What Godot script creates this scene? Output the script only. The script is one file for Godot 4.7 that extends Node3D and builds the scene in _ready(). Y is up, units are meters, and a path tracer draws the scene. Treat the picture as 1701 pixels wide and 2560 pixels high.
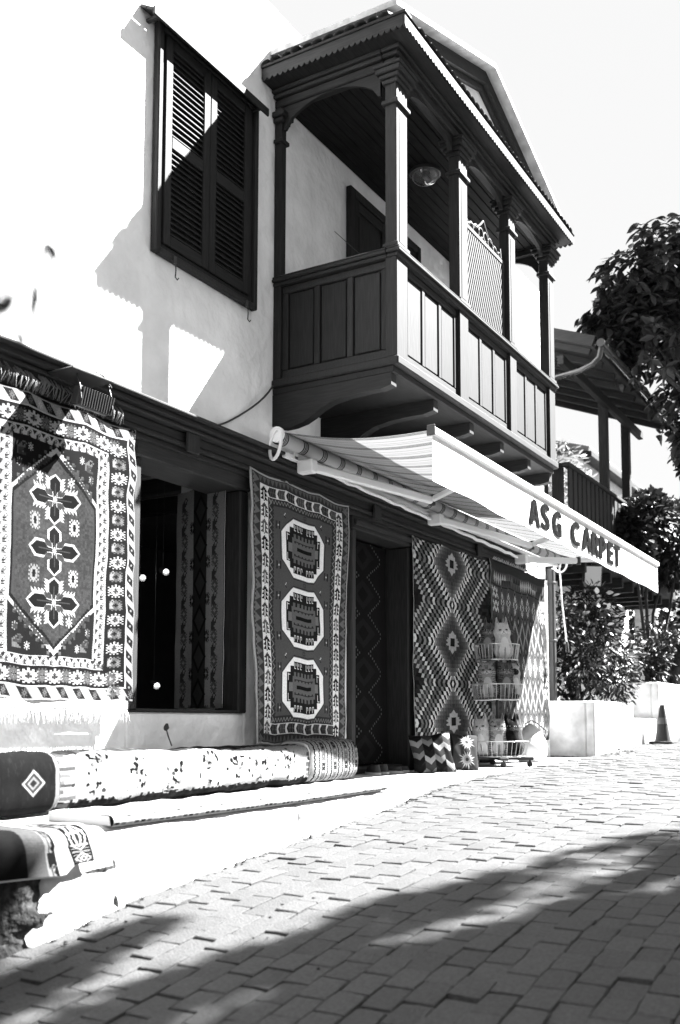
extends Node3D
# A carpet shop in an old whitewashed house on a sloping paved street. x runs along the facade, z out to the street, y up; the eye is at (0, 0, 4.6).

const EYE := Vector3(0, 0, 4.6)
const SUN := Vector3(1.38, 1.86, 1.0)
const FLOOR := -0.48
var M := {}
var used := {}
var rng := RandomNumberGenerator.new()
var house: Node3D
var cam: Camera3D

func _ready() -> void:
	rng.seed = 7
	camera_and_light()
	materials()
	ground()
	terrace()
	build_house()
	balcony()
	awning()
	rugs()
	rolls()
	small_goods()
	neighbour()
	plants()
	weeds()
	street_tree()

# ------------------------------------------------------------------ camera, sky, sun
func camera_and_light() -> void:
	cam = Camera3D.new()
	cam.name = "camera"
	add_child(cam)
	var lens := CameraAttributesPhysical.new()
	lens.frustum_focal_length = 23.4
	lens.frustum_focus_distance = 8.5
	lens.frustum_near = 0.05
	lens.frustum_far = 900.0
	lens.exposure_aperture = 1.45
	cam.attributes = lens
	cam.projection = Camera3D.PROJECTION_FRUSTUM
	cam.keep_aspect = Camera3D.KEEP_HEIGHT
	cam.near = 0.05
	cam.far = 900.0
	cam.size = 2560.0 / 2522.0 * 0.05
	cam.frustum_offset = Vector2(0, 300.0 / 2522.0 * 0.05)
	cam.position = EYE
	var yaw := deg_to_rad(30.707)
	var pitch := deg_to_rad(5.079)
	var roll := deg_to_rad(0.136)
	var fw := Vector3(cos(yaw) * cos(pitch), sin(pitch), -sin(yaw) * cos(pitch))
	var r := Vector3(sin(yaw), 0, cos(yaw))
	var u := r.cross(fw)
	cam.basis = Basis(r * cos(roll) + u * sin(roll), u * cos(roll) - r * sin(roll), -fw)
	cam.current = true
	var env := Environment.new()
	env.background_mode = Environment.BG_SKY
	var sky := Sky.new()
	var psm := ProceduralSkyMaterial.new()
	psm.sky_top_color = Color(0.95, 0.95, 0.95)
	psm.sky_horizon_color = Color(0.99, 0.99, 0.99)
	psm.sky_curve = 0.22
	psm.ground_bottom_color = Color(0.2, 0.2, 0.2)
	psm.ground_horizon_color = Color(0.8, 0.8, 0.8)
	psm.sun_angle_max = 1.0
	sky.sky_material = psm
	env.sky = sky
	env.background_energy_multiplier = 0.075
	env.tonemap_mode = Environment.TONE_MAPPER_LINEAR
	env.tonemap_exposure = 14.0
	env.sdfgi_enabled = true
	env.ssao_enabled = true
	env.ssil_enabled = true
	var we := WorldEnvironment.new()
	we.name = "environment"
	we.environment = env
	add_child(we)
	var sun := DirectionalLight3D.new()
	sun.name = "sun"
	sun.light_energy = 1.5
	sun.light_color = Color(1, 1, 1)
	sun.light_angular_distance = 0.5
	sun.shadow_enabled = true
	add_child(sun)
	sun.look_at_from_position(SUN * 10.0, Vector3.ZERO, Vector3.UP)

# ------------------------------------------------------------------ naming
func numbered(called: String) -> String:
	if not used.has(called):
		used[called] = 0
		return called
	used[called] += 1
	return "%s_%03d" % [called, used[called]]

func tag(o: Node3D, label: String, category: String, group := "", kind := "") -> void:
	o.set_meta("label", label)
	if category: o.set_meta("category", category)
	if group: o.set_meta("group", group)
	if kind: o.set_meta("kind", kind)

func thing(called: String, label: String, category: String, at := Vector3.ZERO, turn := 0.0, group := "") -> Node3D:
	var o := Node3D.new()
	o.name = numbered(called)
	add_child(o)
	o.position = at
	o.rotation.y = turn
	tag(o, label, category, group)
	return o

# a part; its shape is given in the axes of the scene when «world», else in those of its parent
func part(called: String, st: SurfaceTool, m: Material, parent: Node3D, world := true, smooth := true) -> MeshInstance3D:
	var o := MeshInstance3D.new()
	o.name = called
	o.mesh = bake(st, smooth)
	o.material_override = board(m)
	parent.add_child(o, true)
	if world: o.position = -root_of(parent)
	return o

# boards of one timber differ a little in tone and grain
func board(m: Material) -> Material:
	for a in ["wood_x", "wood_y", "wood_z"]:
		if m == M[a]: return M[a + str(rng.randi() % 4)]
	return m

func root_of(n: Node) -> Vector3:
	return n.position if n.get_parent() == self else Vector3.ZERO

func holder(called: String, parent: Node3D) -> Node3D:
	var o := Node3D.new()
	o.name = called
	parent.add_child(o, true)
	o.position = -parent.position
	return o

func shared(called: String, mesh: Mesh, m: Material, parent: Node3D, at: Vector3, b := Basis.IDENTITY) -> MeshInstance3D:
	var o := MeshInstance3D.new()
	o.name = called
	o.mesh = mesh
	o.material_override = m
	parent.add_child(o, true)
	o.transform = Transform3D(b, at)
	return o

func bake(st: SurfaceTool, _smooth := true) -> ArrayMesh:
	st.generate_normals()
	return st.commit()

# ------------------------------------------------------------------ shapes
func mb(flat := true) -> SurfaceTool:
	var st := SurfaceTool.new()
	st.begin(Mesh.PRIMITIVE_TRIANGLES)
	st.set_smooth_group(-1 if flat else 0)
	st.set_uv(Vector2.ZERO)
	return st

func tri(st: SurfaceTool, a: Vector3, b: Vector3, c: Vector3, out: Vector3) -> void:
	if (b - a).cross(c - a).dot(out) > 0.0:
		st.add_vertex(a); st.add_vertex(c); st.add_vertex(b)
	else:
		st.add_vertex(a); st.add_vertex(b); st.add_vertex(c)

func quad(st: SurfaceTool, a: Vector3, b: Vector3, c: Vector3, d: Vector3, out: Vector3) -> void:
	tri(st, a, b, c, out)
	tri(st, a, c, d, out)

func box(st: SurfaceTool, lo: Vector3, hi: Vector3, bev := 0.004, xf := Transform3D.IDENTITY) -> void:
	var mid := (lo + hi) * 0.5
	var h := (hi - lo) * 0.5
	var e := minf(bev, minf(h.x, minf(h.y, h.z)) * 0.6)
	var bs := xf.basis
	for a in 3:
		var b := (a + 1) % 3
		var c := (a + 2) % 3
		for s in [-1.0, 1.0]:
			var v := []
			for k in [[-1, -1], [1, -1], [1, 1], [-1, 1]]:
				var p := Vector3.ZERO
				p[a] = h[a] * s
				p[b] = (h[b] - e) * k[0]
				p[c] = (h[c] - e) * k[1]
				v.append(xf * (mid + p))
			var n := Vector3.ZERO
			n[a] = s
			quad(st, v[0], v[1], v[2], v[3], bs * n)
			if e <= 0.0: continue
			for s2 in [-1.0, 1.0]:
				var w := []
				for k in [[0, -1], [0, 1], [1, 1], [1, -1]]:
					var p := Vector3.ZERO
					p[a] = (h[a] if k[0] == 0 else h[a] - e) * s
					p[b] = (h[b] - e if k[0] == 0 else h[b]) * s2
					p[c] = (h[c] - e) * k[1]
					w.append(xf * (mid + p))
				var n2 := Vector3.ZERO
				n2[a] = s
				n2[b] = s2
				quad(st, w[0], w[1], w[2], w[3], bs * n2)
	if e > 0.0:
		for x in [-1.0, 1.0]:
			for y in [-1.0, 1.0]:
				for z in [-1.0, 1.0]:
					var n := Vector3(x, y, z)
					tri(st, xf * (mid + Vector3(h.x * x, (h.y - e) * y, (h.z - e) * z)), xf * (mid + Vector3((h.x - e) * x, h.y * y, (h.z - e) * z)), xf * (mid + Vector3((h.x - e) * x, (h.y - e) * y, h.z * z)), bs * n)

func boxed(lo: Vector3, hi: Vector3, bev := 0.004) -> SurfaceTool:
	var st := mb()
	box(st, lo, hi, bev)
	return st

# a bar of w by h from a to b
func bar(st: SurfaceTool, a: Vector3, b: Vector3, w: float, h: float, bev := 0.004, up := Vector3.UP) -> void:
	var d := (b - a).normalized()
	var s := up.cross(d).normalized()
	var t := d.cross(s)
	box(st, Vector3(-w / 2, -h / 2, 0), Vector3(w / 2, h / 2, a.distance_to(b)), bev, Transform3D(Basis(s, t, d), a))

func tube(st: SurfaceTool, pts: Array, rad, sides := 8, caps := true, squash := 1.0, vscale := 1.0) -> void:
	var n := pts.size()
	var rings := []
	var side := Vector3.ZERO
	var run := 0.0
	for i in n:
		var d: Vector3 = (pts[mini(i + 1, n - 1)] - pts[maxi(i - 1, 0)]).normalized()
		if side == Vector3.ZERO:
			side = d.cross(Vector3.UP if absf(d.y) < 0.9 else Vector3.RIGHT).normalized()
		side = (side - d * side.dot(d)).normalized()
		var up := side.cross(d)
		if i > 0: run += pts[i].distance_to(pts[i - 1])
		var r: float = rad[i] if rad is Array else rad
		var ring := []
		for j in sides + 1:
			var t := TAU * j / sides
			ring.append([pts[i] + side * cos(t) * r + up * sin(t) * r * squash, Vector2(float(j) / sides, run * vscale)])
		rings.append(ring)
	for i in n - 1:
		for j in sides:
			for k in [[i, j], [i, j + 1], [i + 1, j + 1], [i, j], [i + 1, j + 1], [i + 1, j]]:
				var v = rings[k[0]][k[1]]
				st.set_uv(v[1])
				st.add_vertex(v[0])
	if caps:
		st.set_smooth_group(-1)
		for e in [0, n - 1]:
			var out: Vector3 = (pts[0] - pts[1]) if e == 0 else (pts[n - 1] - pts[n - 2])
			for j in sides:
				tri(st, pts[e], rings[e][j][0], rings[e][j + 1][0], out)
		st.set_smooth_group(0)

func tubed(pts: Array, rad, sides := 8, caps := true, squash := 1.0) -> SurfaceTool:
	var st := mb(false)
	tube(st, pts, rad, sides, caps, squash)
	return st

# a sheet f(u, v) with uv
func sheet(st: SurfaceTool, nu: int, nv: int, f: Callable, out := Vector3.BACK) -> void:
	var g := []
	for j in nv + 1:
		var row := []
		for i in nu + 1:
			row.append(f.call(float(i) / nu, float(j) / nv))
		g.append(row)
	var test: Vector3 = (g[0][1] - g[0][0]).cross(g[1][0] - g[0][0])
	var order := [[0, 0], [0, 1], [1, 1], [0, 0], [1, 1], [1, 0]] if test.dot(out) > 0 else [[0, 0], [1, 1], [0, 1], [0, 0], [1, 0], [1, 1]]
	for j in nv:
		for i in nu:
			for k in order:
				st.set_uv(Vector2(float(i + k[0]) / nu, float(j + k[1]) / nv))
				st.add_vertex(g[j + k[1]][i + k[0]])

# a flat outline (x, y) given thickness along z, turned by xf
func slab(st: SurfaceTool, outline: PackedVector2Array, z0: float, z1: float, xf := Transform3D.IDENTITY) -> void:
	var idx := Geometry2D.triangulate_polygon(outline)
	for e in [[z0, Vector3(0, 0, -1)], [z1, Vector3(0, 0, 1)]]:
		for i in range(0, idx.size(), 3):
			var p := []
			for k in 3:
				var q := outline[idx[i + k]]
				p.append(xf * Vector3(q.x, q.y, e[0]))
			tri(st, p[0], p[1], p[2], xf.basis * e[1])
	var cw := Geometry2D.is_polygon_clockwise(outline)
	for i in outline.size():
		var a := outline[i]
		var b := outline[(i + 1) % outline.size()]
		var n := Vector3(b.y - a.y, a.x - b.x, 0) * (-1.0 if cw else 1.0)
		quad(st, xf * Vector3(a.x, a.y, z0), xf * Vector3(b.x, b.y, z0), xf * Vector3(b.x, b.y, z1), xf * Vector3(a.x, a.y, z1), xf.basis * n)

func many(called: String, mesh: Mesh, m: Material, list: Array, parent: Node3D, colors := []) -> MultiMeshInstance3D:
	var mm := MultiMesh.new()
	mm.transform_format = MultiMesh.TRANSFORM_3D
	mm.use_colors = colors.size() > 0
	mm.mesh = mesh
	mm.instance_count = list.size()
	for i in list.size():
		mm.set_instance_transform(i, list[i])
		if colors.size(): mm.set_instance_color(i, colors[i])
	var o := MultiMeshInstance3D.new()
	o.name = called
	o.multimesh = mm
	o.material_override = m
	o.set_meta("kind", "stuff")
	parent.add_child(o, true)
	return o

# ------------------------------------------------------------------ materials
func grey(l: float) -> Color:
	return Color(l, l, l).linear_to_srgb()

func noise(freq: float, lo: float, hi: float, sd: int, oct := 4, size := 256) -> NoiseTexture2D:
	var f := FastNoiseLite.new()
	f.noise_type = FastNoiseLite.TYPE_SIMPLEX_SMOOTH
	f.seed = sd
	f.frequency = freq
	f.fractal_octaves = oct
	var t := NoiseTexture2D.new()
	t.width = size
	t.height = size
	t.seamless = true
	t.noise = f
	var g := Gradient.new()
	g.set_color(0, Color(lo, lo, lo))
	g.set_color(1, Color(hi, hi, hi))
	t.color_ramp = g
	return t

func mat(l: float, rough: float, spec := 0.5) -> StandardMaterial3D:
	var m := StandardMaterial3D.new()
	m.albedo_color = grey(l)
	m.roughness = rough
	m.metallic_specular = spec
	return m

func tex3(m: StandardMaterial3D, t: Texture2D, scale: Vector3, bump: Texture2D = null, cm := 0.0) -> StandardMaterial3D:
	m.uv1_triplanar = true
	m.uv1_world_triplanar = true
	m.uv1_scale = scale
	if t: m.albedo_texture = t
	if bump:
		m.heightmap_enabled = true
		m.heightmap_texture = bump
		m.heightmap_scale = cm
	return m

func materials() -> void:
	var fine := noise(0.02, 0.0, 1.0, 3, 5)
	var blotch := noise(0.012, 0.92, 1.0, 4, 5)
	var grain := noise(0.03, 0.62, 1.0, 5, 4)
	var speck := noise(0.09, 0.7, 1.0, 6, 3)
	M.plaster = tex3(mat(0.88, 0.92, 0.2), blotch, Vector3.ONE * 0.7, fine, 2.2)
	M.whitewash = tex3(mat(0.46, 0.9, 0.3), noise(0.02, 0.72, 1.0, 9, 5), Vector3.ONE * 0.9, fine, 1.6)
	M.planter = tex3(mat(0.8, 0.9, 0.3), noise(0.015, 0.8, 1.0, 12, 5), Vector3.ONE * 0.8, fine, 0.8)
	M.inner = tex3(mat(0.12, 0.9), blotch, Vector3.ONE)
	for a in [["wood_x", Vector3(0.5, 7, 7)], ["wood_y", Vector3(7, 0.5, 7)], ["wood_z", Vector3(7, 7, 0.5)]]:
		for k in 4:
			M[a[0] + str(k)] = tex3(mat([0.021, 0.025, 0.018, 0.029][k], 0.72, 0.35), grain, a[1], grain, 0.12)
			M[a[0] + str(k)].uv1_offset = Vector3(k * 3.7, k * 1.3, k * 5.1)
		M[a[0]] = M[a[0] + "0"]
	M.wood_pale = tex3(mat(0.12, 0.6, 0.7), grain, Vector3(7, 0.5, 7), grain, 0.15)
	M.ceiling = tex3(mat(0.018, 0.8, 0.2), grain, Vector3(0.5, 7, 7))
	M.tile = tex3(mat(0.2, 0.8), speck, Vector3.ONE * 3.0)
	M.metal_dark = mat(0.03, 0.45)
	M.metal_dark.metallic = 0.3
	M.gutter = mat(0.025, 0.22)
	M.white_metal = mat(0.68, 0.35)
	M.steel = mat(0.5, 0.3)
	M.steel.metallic = 0.8
	M.black = mat(0.015, 0.6)
	M.wire = mat(0.03, 0.6)
	M.soil = tex3(mat(0.03, 1.0), speck, Vector3.ONE * 4)
	M.rubble = tex3(mat(0.05, 0.95, 0.2), noise(0.03, 0.3, 1.0, 41, 5), Vector3.ONE * 3.0, fine, 2.0)
	M.sand = tex3(mat(0.045, 1.0), speck, Vector3.ONE * 4, fine, 0.5)
	for k in 4:
		M["paver%d" % k] = tex3(mat([0.060, 0.063, 0.066, 0.056][k], 0.85, 0.25), noise(0.05, 0.8, 1.0, 20 + k, 4), Vector3.ONE * 3.2, speck, 1.0)
	M.paver_many = tex3(mat(1.0, 0.85, 0.25), noise(0.05, 0.8, 1.0, 25, 4), Vector3.ONE * 3.2, speck, 1.0)
	M.paver_many.vertex_color_use_as_albedo = true
	M.leaf = mat(0.012, 0.5, 0.25)
	M.leaf.backlight_enabled = true
	M.leaf.backlight = Color(0.06, 0.06, 0.06)
	M.leaf_big = mat(0.028, 0.36, 0.45)
	M.leaf_mid = mat(0.03, 0.45, 0.6)
	M.leaf_mid.backlight_enabled = true
	M.leaf_mid.backlight = Color(0.25, 0.25, 0.25)
	M.leaf_pale = mat(0.12, 0.5)
	M.leaf_pale.backlight_enabled = true
	M.leaf_pale.backlight = Color(0.35, 0.35, 0.35)
	M.bark = tex3(mat(0.05, 0.95), speck, Vector3(4, 1, 4), fine, 1.0)
	M.twig_leaf = mat(0.02, 0.95, 0.1)
	M.glass = mat(0.6, 0.06)
	M.glass.albedo_color = Color(0.35, 0.35, 0.35, 0.5)
	M.glass.transparency = BaseMaterial3D.TRANSPARENCY_ALPHA
	M.cone = mat(0.03, 0.7, 0.3)
	M.cone_band = mat(0.06, 0.6)
	M.fringe = mat(0.5, 0.95)
	M.cord = mat(0.6, 0.7)
	M.lath = tex3(mat(0.075, 0.75, 0.3), grain, Vector3(7, 0.5, 7))
	M.rubber = mat(0.02, 0.8)
	M.bulb = mat(0.8, 0.5)
	M.bulb.emission_enabled = true
	M.bulb.emission = Color(1, 1, 1)
	M.bulb.emission_energy_multiplier = 0.12

# ------------------------------------------------------------------ ground
func lut(tab: Array, x: float) -> float:
	if x <= tab[0][0]: return tab[0][1]
	for i in tab.size() - 1:
		if x <= tab[i + 1][0]:
			return lerpf(tab[i][1], tab[i + 1][1], (x - tab[i][0]) / (tab[i + 1][0] - tab[i][0]))
	return tab[-1][1]

const SLOPE := [[-60, -8.0], [-6, -2.2], [0, -1.36], [3.1, -0.91], [3.6, -0.82], [4.65, -0.73], [5.8, -0.645], [7.05, -0.56], [8.3, -0.515], [10, -0.49], [13.2, -0.445], [16.8, -0.3], [22, -0.18], [30, -0.09], [45, -0.03], [400, -0.01]]
const KERB := [[0.0, 1.38], [4.98, 1.29], [6.5, 1.18], [7.7, 1.0], [8.8, 0.92], [13.2, 0.64], [40, 0.6]]

func gy(x: float) -> float:
	return (lut(SLOPE, x - 0.35) + lut(SLOPE, x) + lut(SLOPE, x + 0.35)) / 3.0

func in_frame(p: Vector3) -> bool:
	var l := cam.transform.affine_inverse() * p
	if l.z > -0.1: return false
	var x := 850.5 - 2522.0 * l.x / l.z
	var y := 1580.0 + 2522.0 * l.y / l.z
	return x > -15 and x < 1716 and y > -15 and y < 2575

func ground() -> void:
	var st := mb(false)
	var xs := []
	var x := -60.0
	while x < 400.0:
		xs.append(x)
		x += 0.35 if x > -4 and x < 24 else (8.0 if x < -4 or x < 60 else 40.0)
	for i in xs.size() - 1:
		var a: float = xs[i]
		var b: float = xs[i + 1]
		quad(st, Vector3(a, gy(a) - 0.009, -80), Vector3(b, gy(b) - 0.009, -80), Vector3(b, gy(b) - 0.009, 80), Vector3(a, gy(a) - 0.009, 80), Vector3.UP)
	var street := Node3D.new()
	street.name = "street"
	add_child(street)
	tag(street, "sloping paved street in front of the carpet shop", "", "", "structure")
	part("bedding_sand", st, M.sand, street)
	# pavers: rows along the street, joints staggered
	var meshes := []
	for k in 7:
		var s := mb()
		worn_block(s, Vector3(0.0802, 0.05, 0.0599), 0.0024)
		meshes.append(bake(s))
	var near := []
	var far := []
	var row := 0
	var z := 0.45
	while z < 5.2:
		x = 1.0 + (0.082 if row % 2 else 0.0)
		while x < 30.0:
			var edge := lut(KERB, x)
			if z > edge - 0.05 and (x > 13.4 or z > edge - 0.02) and not (x > 20 and z > 2.5):
				var y := gy(x)
				var tilt := atan2(gy(x + 0.2) - gy(x - 0.2), 0.4)
				var b := Basis(Vector3.BACK, tilt + rng.randfn(0, 0.012)) * Basis(Vector3.RIGHT, rng.randfn(0, 0.012)) * Basis(Vector3.UP, rng.randfn(0, 0.012))
				var p := Vector3(x + rng.randfn(0, 0.003), y + rng.randfn(0, 0.0028), z + rng.randfn(0, 0.002))
				var t := Transform3D(b, p)
				if in_frame(p): near.append([p.distance_to(EYE), t])
				else: far.append(t)
			x += 0.164
		z += 0.12
		row += 1
	near.sort_custom(func(a, c): return a[0] < c[0])
	for i in near.size():
		if i < 300: shared("paver", meshes[i % 7], M["paver%d" % (rng.randi() % 4)], street, near[i][1].origin, near[i][1].basis)
		else: far.append(near[i][1])
	var cols := []
	for i in far.size():
		var c := rng.randf_range(0.054, 0.067)
		cols.append(Color(c, c, c))
	for k in 3:
		var some := []
		var tint := []
		for i in range(k, far.size(), 3):
			some.append(far[i])
			tint.append(cols[i])
		many("farther_pavers", meshes[k], M.paver_many, some, street, tint)

# a paver with worn, uneven upper edges
func worn_block(st: SurfaceTool, h: Vector3, wear: float) -> void:
	var top := []
	var rim := []
	var low := []
	for k in [[-1, -1], [0, -1], [1, -1], [1, 0], [1, 1], [0, 1], [-1, 1], [-1, 0]]:
		var corner: bool = k[0] != 0 and k[1] != 0
		var cut := wear * rng.randf_range(0.6, 1.8) * (1.5 if corner else 1.0)
		var x: float = k[0] * h.x
		var z: float = k[1] * h.z
		low.append(Vector3(x, -h.y, z))
		rim.append(Vector3(x - k[0] * cut * 0.25 * float(corner), -cut, z - k[1] * cut * 0.25 * float(corner)))
		top.append(Vector3(x - k[0] * cut * 1.6, rng.randf_range(-0.0015, 0.0005), z - k[1] * cut * 1.3))
	for i in 8:
		var j := (i + 1) % 8
		var out: Vector3 = low[i] + low[j]
		out.y = 0
		quad(st, low[i], low[j], rim[j], rim[i], out)
		quad(st, rim[i], rim[j], top[j], top[i], out + Vector3.UP * 0.3)
		tri(st, Vector3(0, 0.001, 0), top[i], top[j], Vector3.UP)

func terrace() -> void:
	var o := Node3D.new()
	o.name = "terrace"
	add_child(o)
	tag(o, "whitewashed raised terrace along the foot of the shop front", "", "", "structure")
	var f := FastNoiseLite.new()
	f.seed = 11
	f.frequency = 0.9
	f.fractal_octaves = 4
	var core := mb(false)
	sheet(core, 60, 26, func(u: float, v: float) -> Vector3:
		var x := lerpf(0.0, 3.5, u)
		var e := lut(KERB, x)
		var n := f.get_noise_2d(x * 4.0, v * 5.0) * 0.07 + f.get_noise_2d(x * 14.0, v * 16.0) * 0.03
		if v < 0.4: return Vector3(x, FLOOR - 0.02 + n * 0.3, lerpf(-0.2, e - 0.06, v / 0.4))
		var t := (v - 0.4) / 0.6
		return Vector3(x, lerpf(FLOOR - 0.03, gy(x) - 0.08, t), e - 0.04 + 0.08 * t + n), Vector3.UP)
	part("rubble_core", core, M.rubble, o)
	for seg in [[3.03, 5.10], [5.114, 13.22]]:
		var st := mb(false)
		var n := int((seg[1] - seg[0]) / 0.08)
		var shape := func(u: float, v: float) -> Vector3:
			var x: float = lerpf(seg[0] + (0.05 * f.get_noise_1d(v * 14.0) + 0.06 * sin(v * 9.0 + 2.0) if seg[0] < 4.0 else 0.0), seg[1], u)
			var e := lut(KERB, x)
			var top := FLOOR + clampf((x - 9.0) / 4.2, 0, 1) * 0.025
			var low := gy(x) - 0.06
			var w := f.get_noise_2d(x * 3.0, v * 6.0) * 0.022
			var h := f.get_noise_2d(x * 2.0, 40.0 + v * 9.0) * 0.008
			if v < 0.4: return Vector3(x, top + h * 0.5, lerpf(-0.3, e - 0.09, v / 0.4))
			if v < 0.6:
				var a := (v - 0.4) / 0.2 * PI / 2
				return Vector3(x, top - 0.05 * (1 - cos(a)) + h, e - 0.09 + 0.08 * sin(a) + w * sin(a))
			var t := (v - 0.6) / 0.4
			return Vector3(x, lerpf(top - 0.05, low, t), e - 0.01 + t * 0.05 + w + 0.03 * pow(t, 4.0))
		sheet(st, n, 22, shape, Vector3.UP)
		for end in [0.0, 1.0]:
			for j in 22:
				var a: Vector3 = shape.call(end, j / 22.0)
				var b: Vector3 = shape.call(end, (j + 1) / 22.0)
				quad(st, a, b, Vector3(b.x, -1.4, -0.3), Vector3(a.x, -1.4, -0.3), Vector3(end * 2 - 1, 0, 0))
		part("terrace_block", st, M.whitewash, o)
	# grit and pebbles gathered along the foot of the terrace
	var grit := []
	var peb := mb()
	worn_block(peb, Vector3(0.5, 0.35, 0.4), 0.12)
	for i in 420:
		var gx := rng.randf_range(2.6, 9.5)
		var gz := lut(KERB, gx) + 0.05 + absf(rng.randfn(0, 0.03))
		if i % 6 == 0: gz += rng.randf() * 1.6
		var d := rng.randf_range(0.004, 0.016) * (1.7 if i % 23 == 0 else 1.0)
		grit.append(Transform3D(Basis(Vector3.UP, rng.randf() * TAU) * Basis.from_scale(Vector3.ONE * d), Vector3(gx, gy(gx) + d * 0.3, gz)))
	many("grit", bake(peb), M.rubble, grit, o)

# ------------------------------------------------------------------ the house
func build_house() -> void:
	house = thing("carpet_shop_house", "whitewashed two storey house with dark wooden balcony and carpet shop below", "house", Vector3(7.0, FLOOR, 0))
	for w in [[0.5, 1.95, -0.4, 13.3, 6.04, 0], [0.5, -1.3, -0.4, 5.0, 1.95, 0], [5.0, -1.3, -0.4, 6.3, 0.06, 0], [6.3, -1.3, -0.66, 7.87, 1.95, 0], [9.13, -1.3, -0.4, 13.3, 1.95, 0],
			[0.5, -1.3, -6.0, 0.8, 6.0, -0.4], [13.0, -1.3, -6.0, 13.3, 6.0, -0.4], [0.5, -1.3, -6.3, 13.3, 6.0, -6.0]]:
		part("wall", boxed(Vector3(w[0], w[1], w[2]), Vector3(w[3], w[4], w[5]), 0.012), M.plaster, house)
	part("roof", boxed(Vector3(0.8, 5.7, -6.0), Vector3(13.0, 5.95, -0.4), 0.0), M.tile, house)
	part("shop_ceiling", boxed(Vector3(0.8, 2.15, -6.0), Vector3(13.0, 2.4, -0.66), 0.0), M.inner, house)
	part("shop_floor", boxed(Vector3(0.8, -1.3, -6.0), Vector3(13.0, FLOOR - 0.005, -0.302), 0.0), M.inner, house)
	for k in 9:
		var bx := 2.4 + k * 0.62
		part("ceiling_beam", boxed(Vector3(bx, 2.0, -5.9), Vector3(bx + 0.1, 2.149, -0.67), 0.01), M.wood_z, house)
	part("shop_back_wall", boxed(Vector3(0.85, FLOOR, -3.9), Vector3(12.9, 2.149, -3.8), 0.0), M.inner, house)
	# timber cornice over the shop front: stepped mouldings
	for c in [[1.885, 1.925, 0.075], [1.927, 1.96, 0.105], [1.962, 2.03, 0.09], [2.032, 2.06, 0.15], [2.062, 2.10, 0.19], [2.102, 2.125, 0.235]]:
		part("cornice_moulding", boxed(Vector3(0.6, c[0], 0.002), Vector3(12.3, c[1], c[2]), 0.008), M.wood_x, house)
	for bx in [5.42, 8.15, 10.6]:
		part("cornice_block", boxed(Vector3(bx, 1.89, 0.11), Vector3(bx + 0.14, 2.03, 0.135), 0.006), M.wood_y, house)
	# shop window: lintel, jambs, sill
	part("window_lintel", boxed(Vector3(5.0, 1.78, -0.3), Vector3(6.3, 1.948, 0.05), 0.01), M.wood_x, house)
	part("window_jamb", boxed(Vector3(6.19, 0.062, -0.2), Vector3(6.298, 1.778, 0.03), 0.01), M.wood_y, house)
	part("window_jamb", boxed(Vector3(5.002, 0.062, -0.2), Vector3(5.08, 1.778, 0.02), 0.01), M.wood_y, house)
	part("window_sill", boxed(Vector3(5.002, 0.062, -0.4), Vector3(6.188, 0.085, 0.02), 0.004), M.wood_x, house)
	# shop door
	part("door_lintel", boxed(Vector3(7.87, 1.76, -0.3), Vector3(9.13, 1.948, 0.06), 0.01), M.wood_x, house)
	part("lintel_carving", boxed(Vector3(7.9, 1.80, 0.062), Vector3(9.1, 1.85, 0.085), 0.012), M.wood_x, house)
	for px in [[7.871, 7.95], [9.0, 9.129]]:
		part("door_jamb", boxed(Vector3(px[0], FLOOR, -0.25), Vector3(px[1], 1.758, 0.05), 0.012), M.wood_y, house)
	part("door_post", boxed(Vector3(9.131, FLOOR, 0.003), Vector3(9.2, 1.88, 0.07), 0.01), M.wood_y, house)
	part("door_threshold", boxed(Vector3(7.87, FLOOR - 0.01, -0.3), Vector3(9.13, FLOOR + 0.06, -0.02), 0.01), M.wood_x, house)
	part("door_leaf", boxed(Vector3(7.952, FLOOR + 0.062, -0.29), Vector3(8.998, 1.758, -0.25), 0.005), M.wood_y, house)
	upper_window()
	wires()

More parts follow.
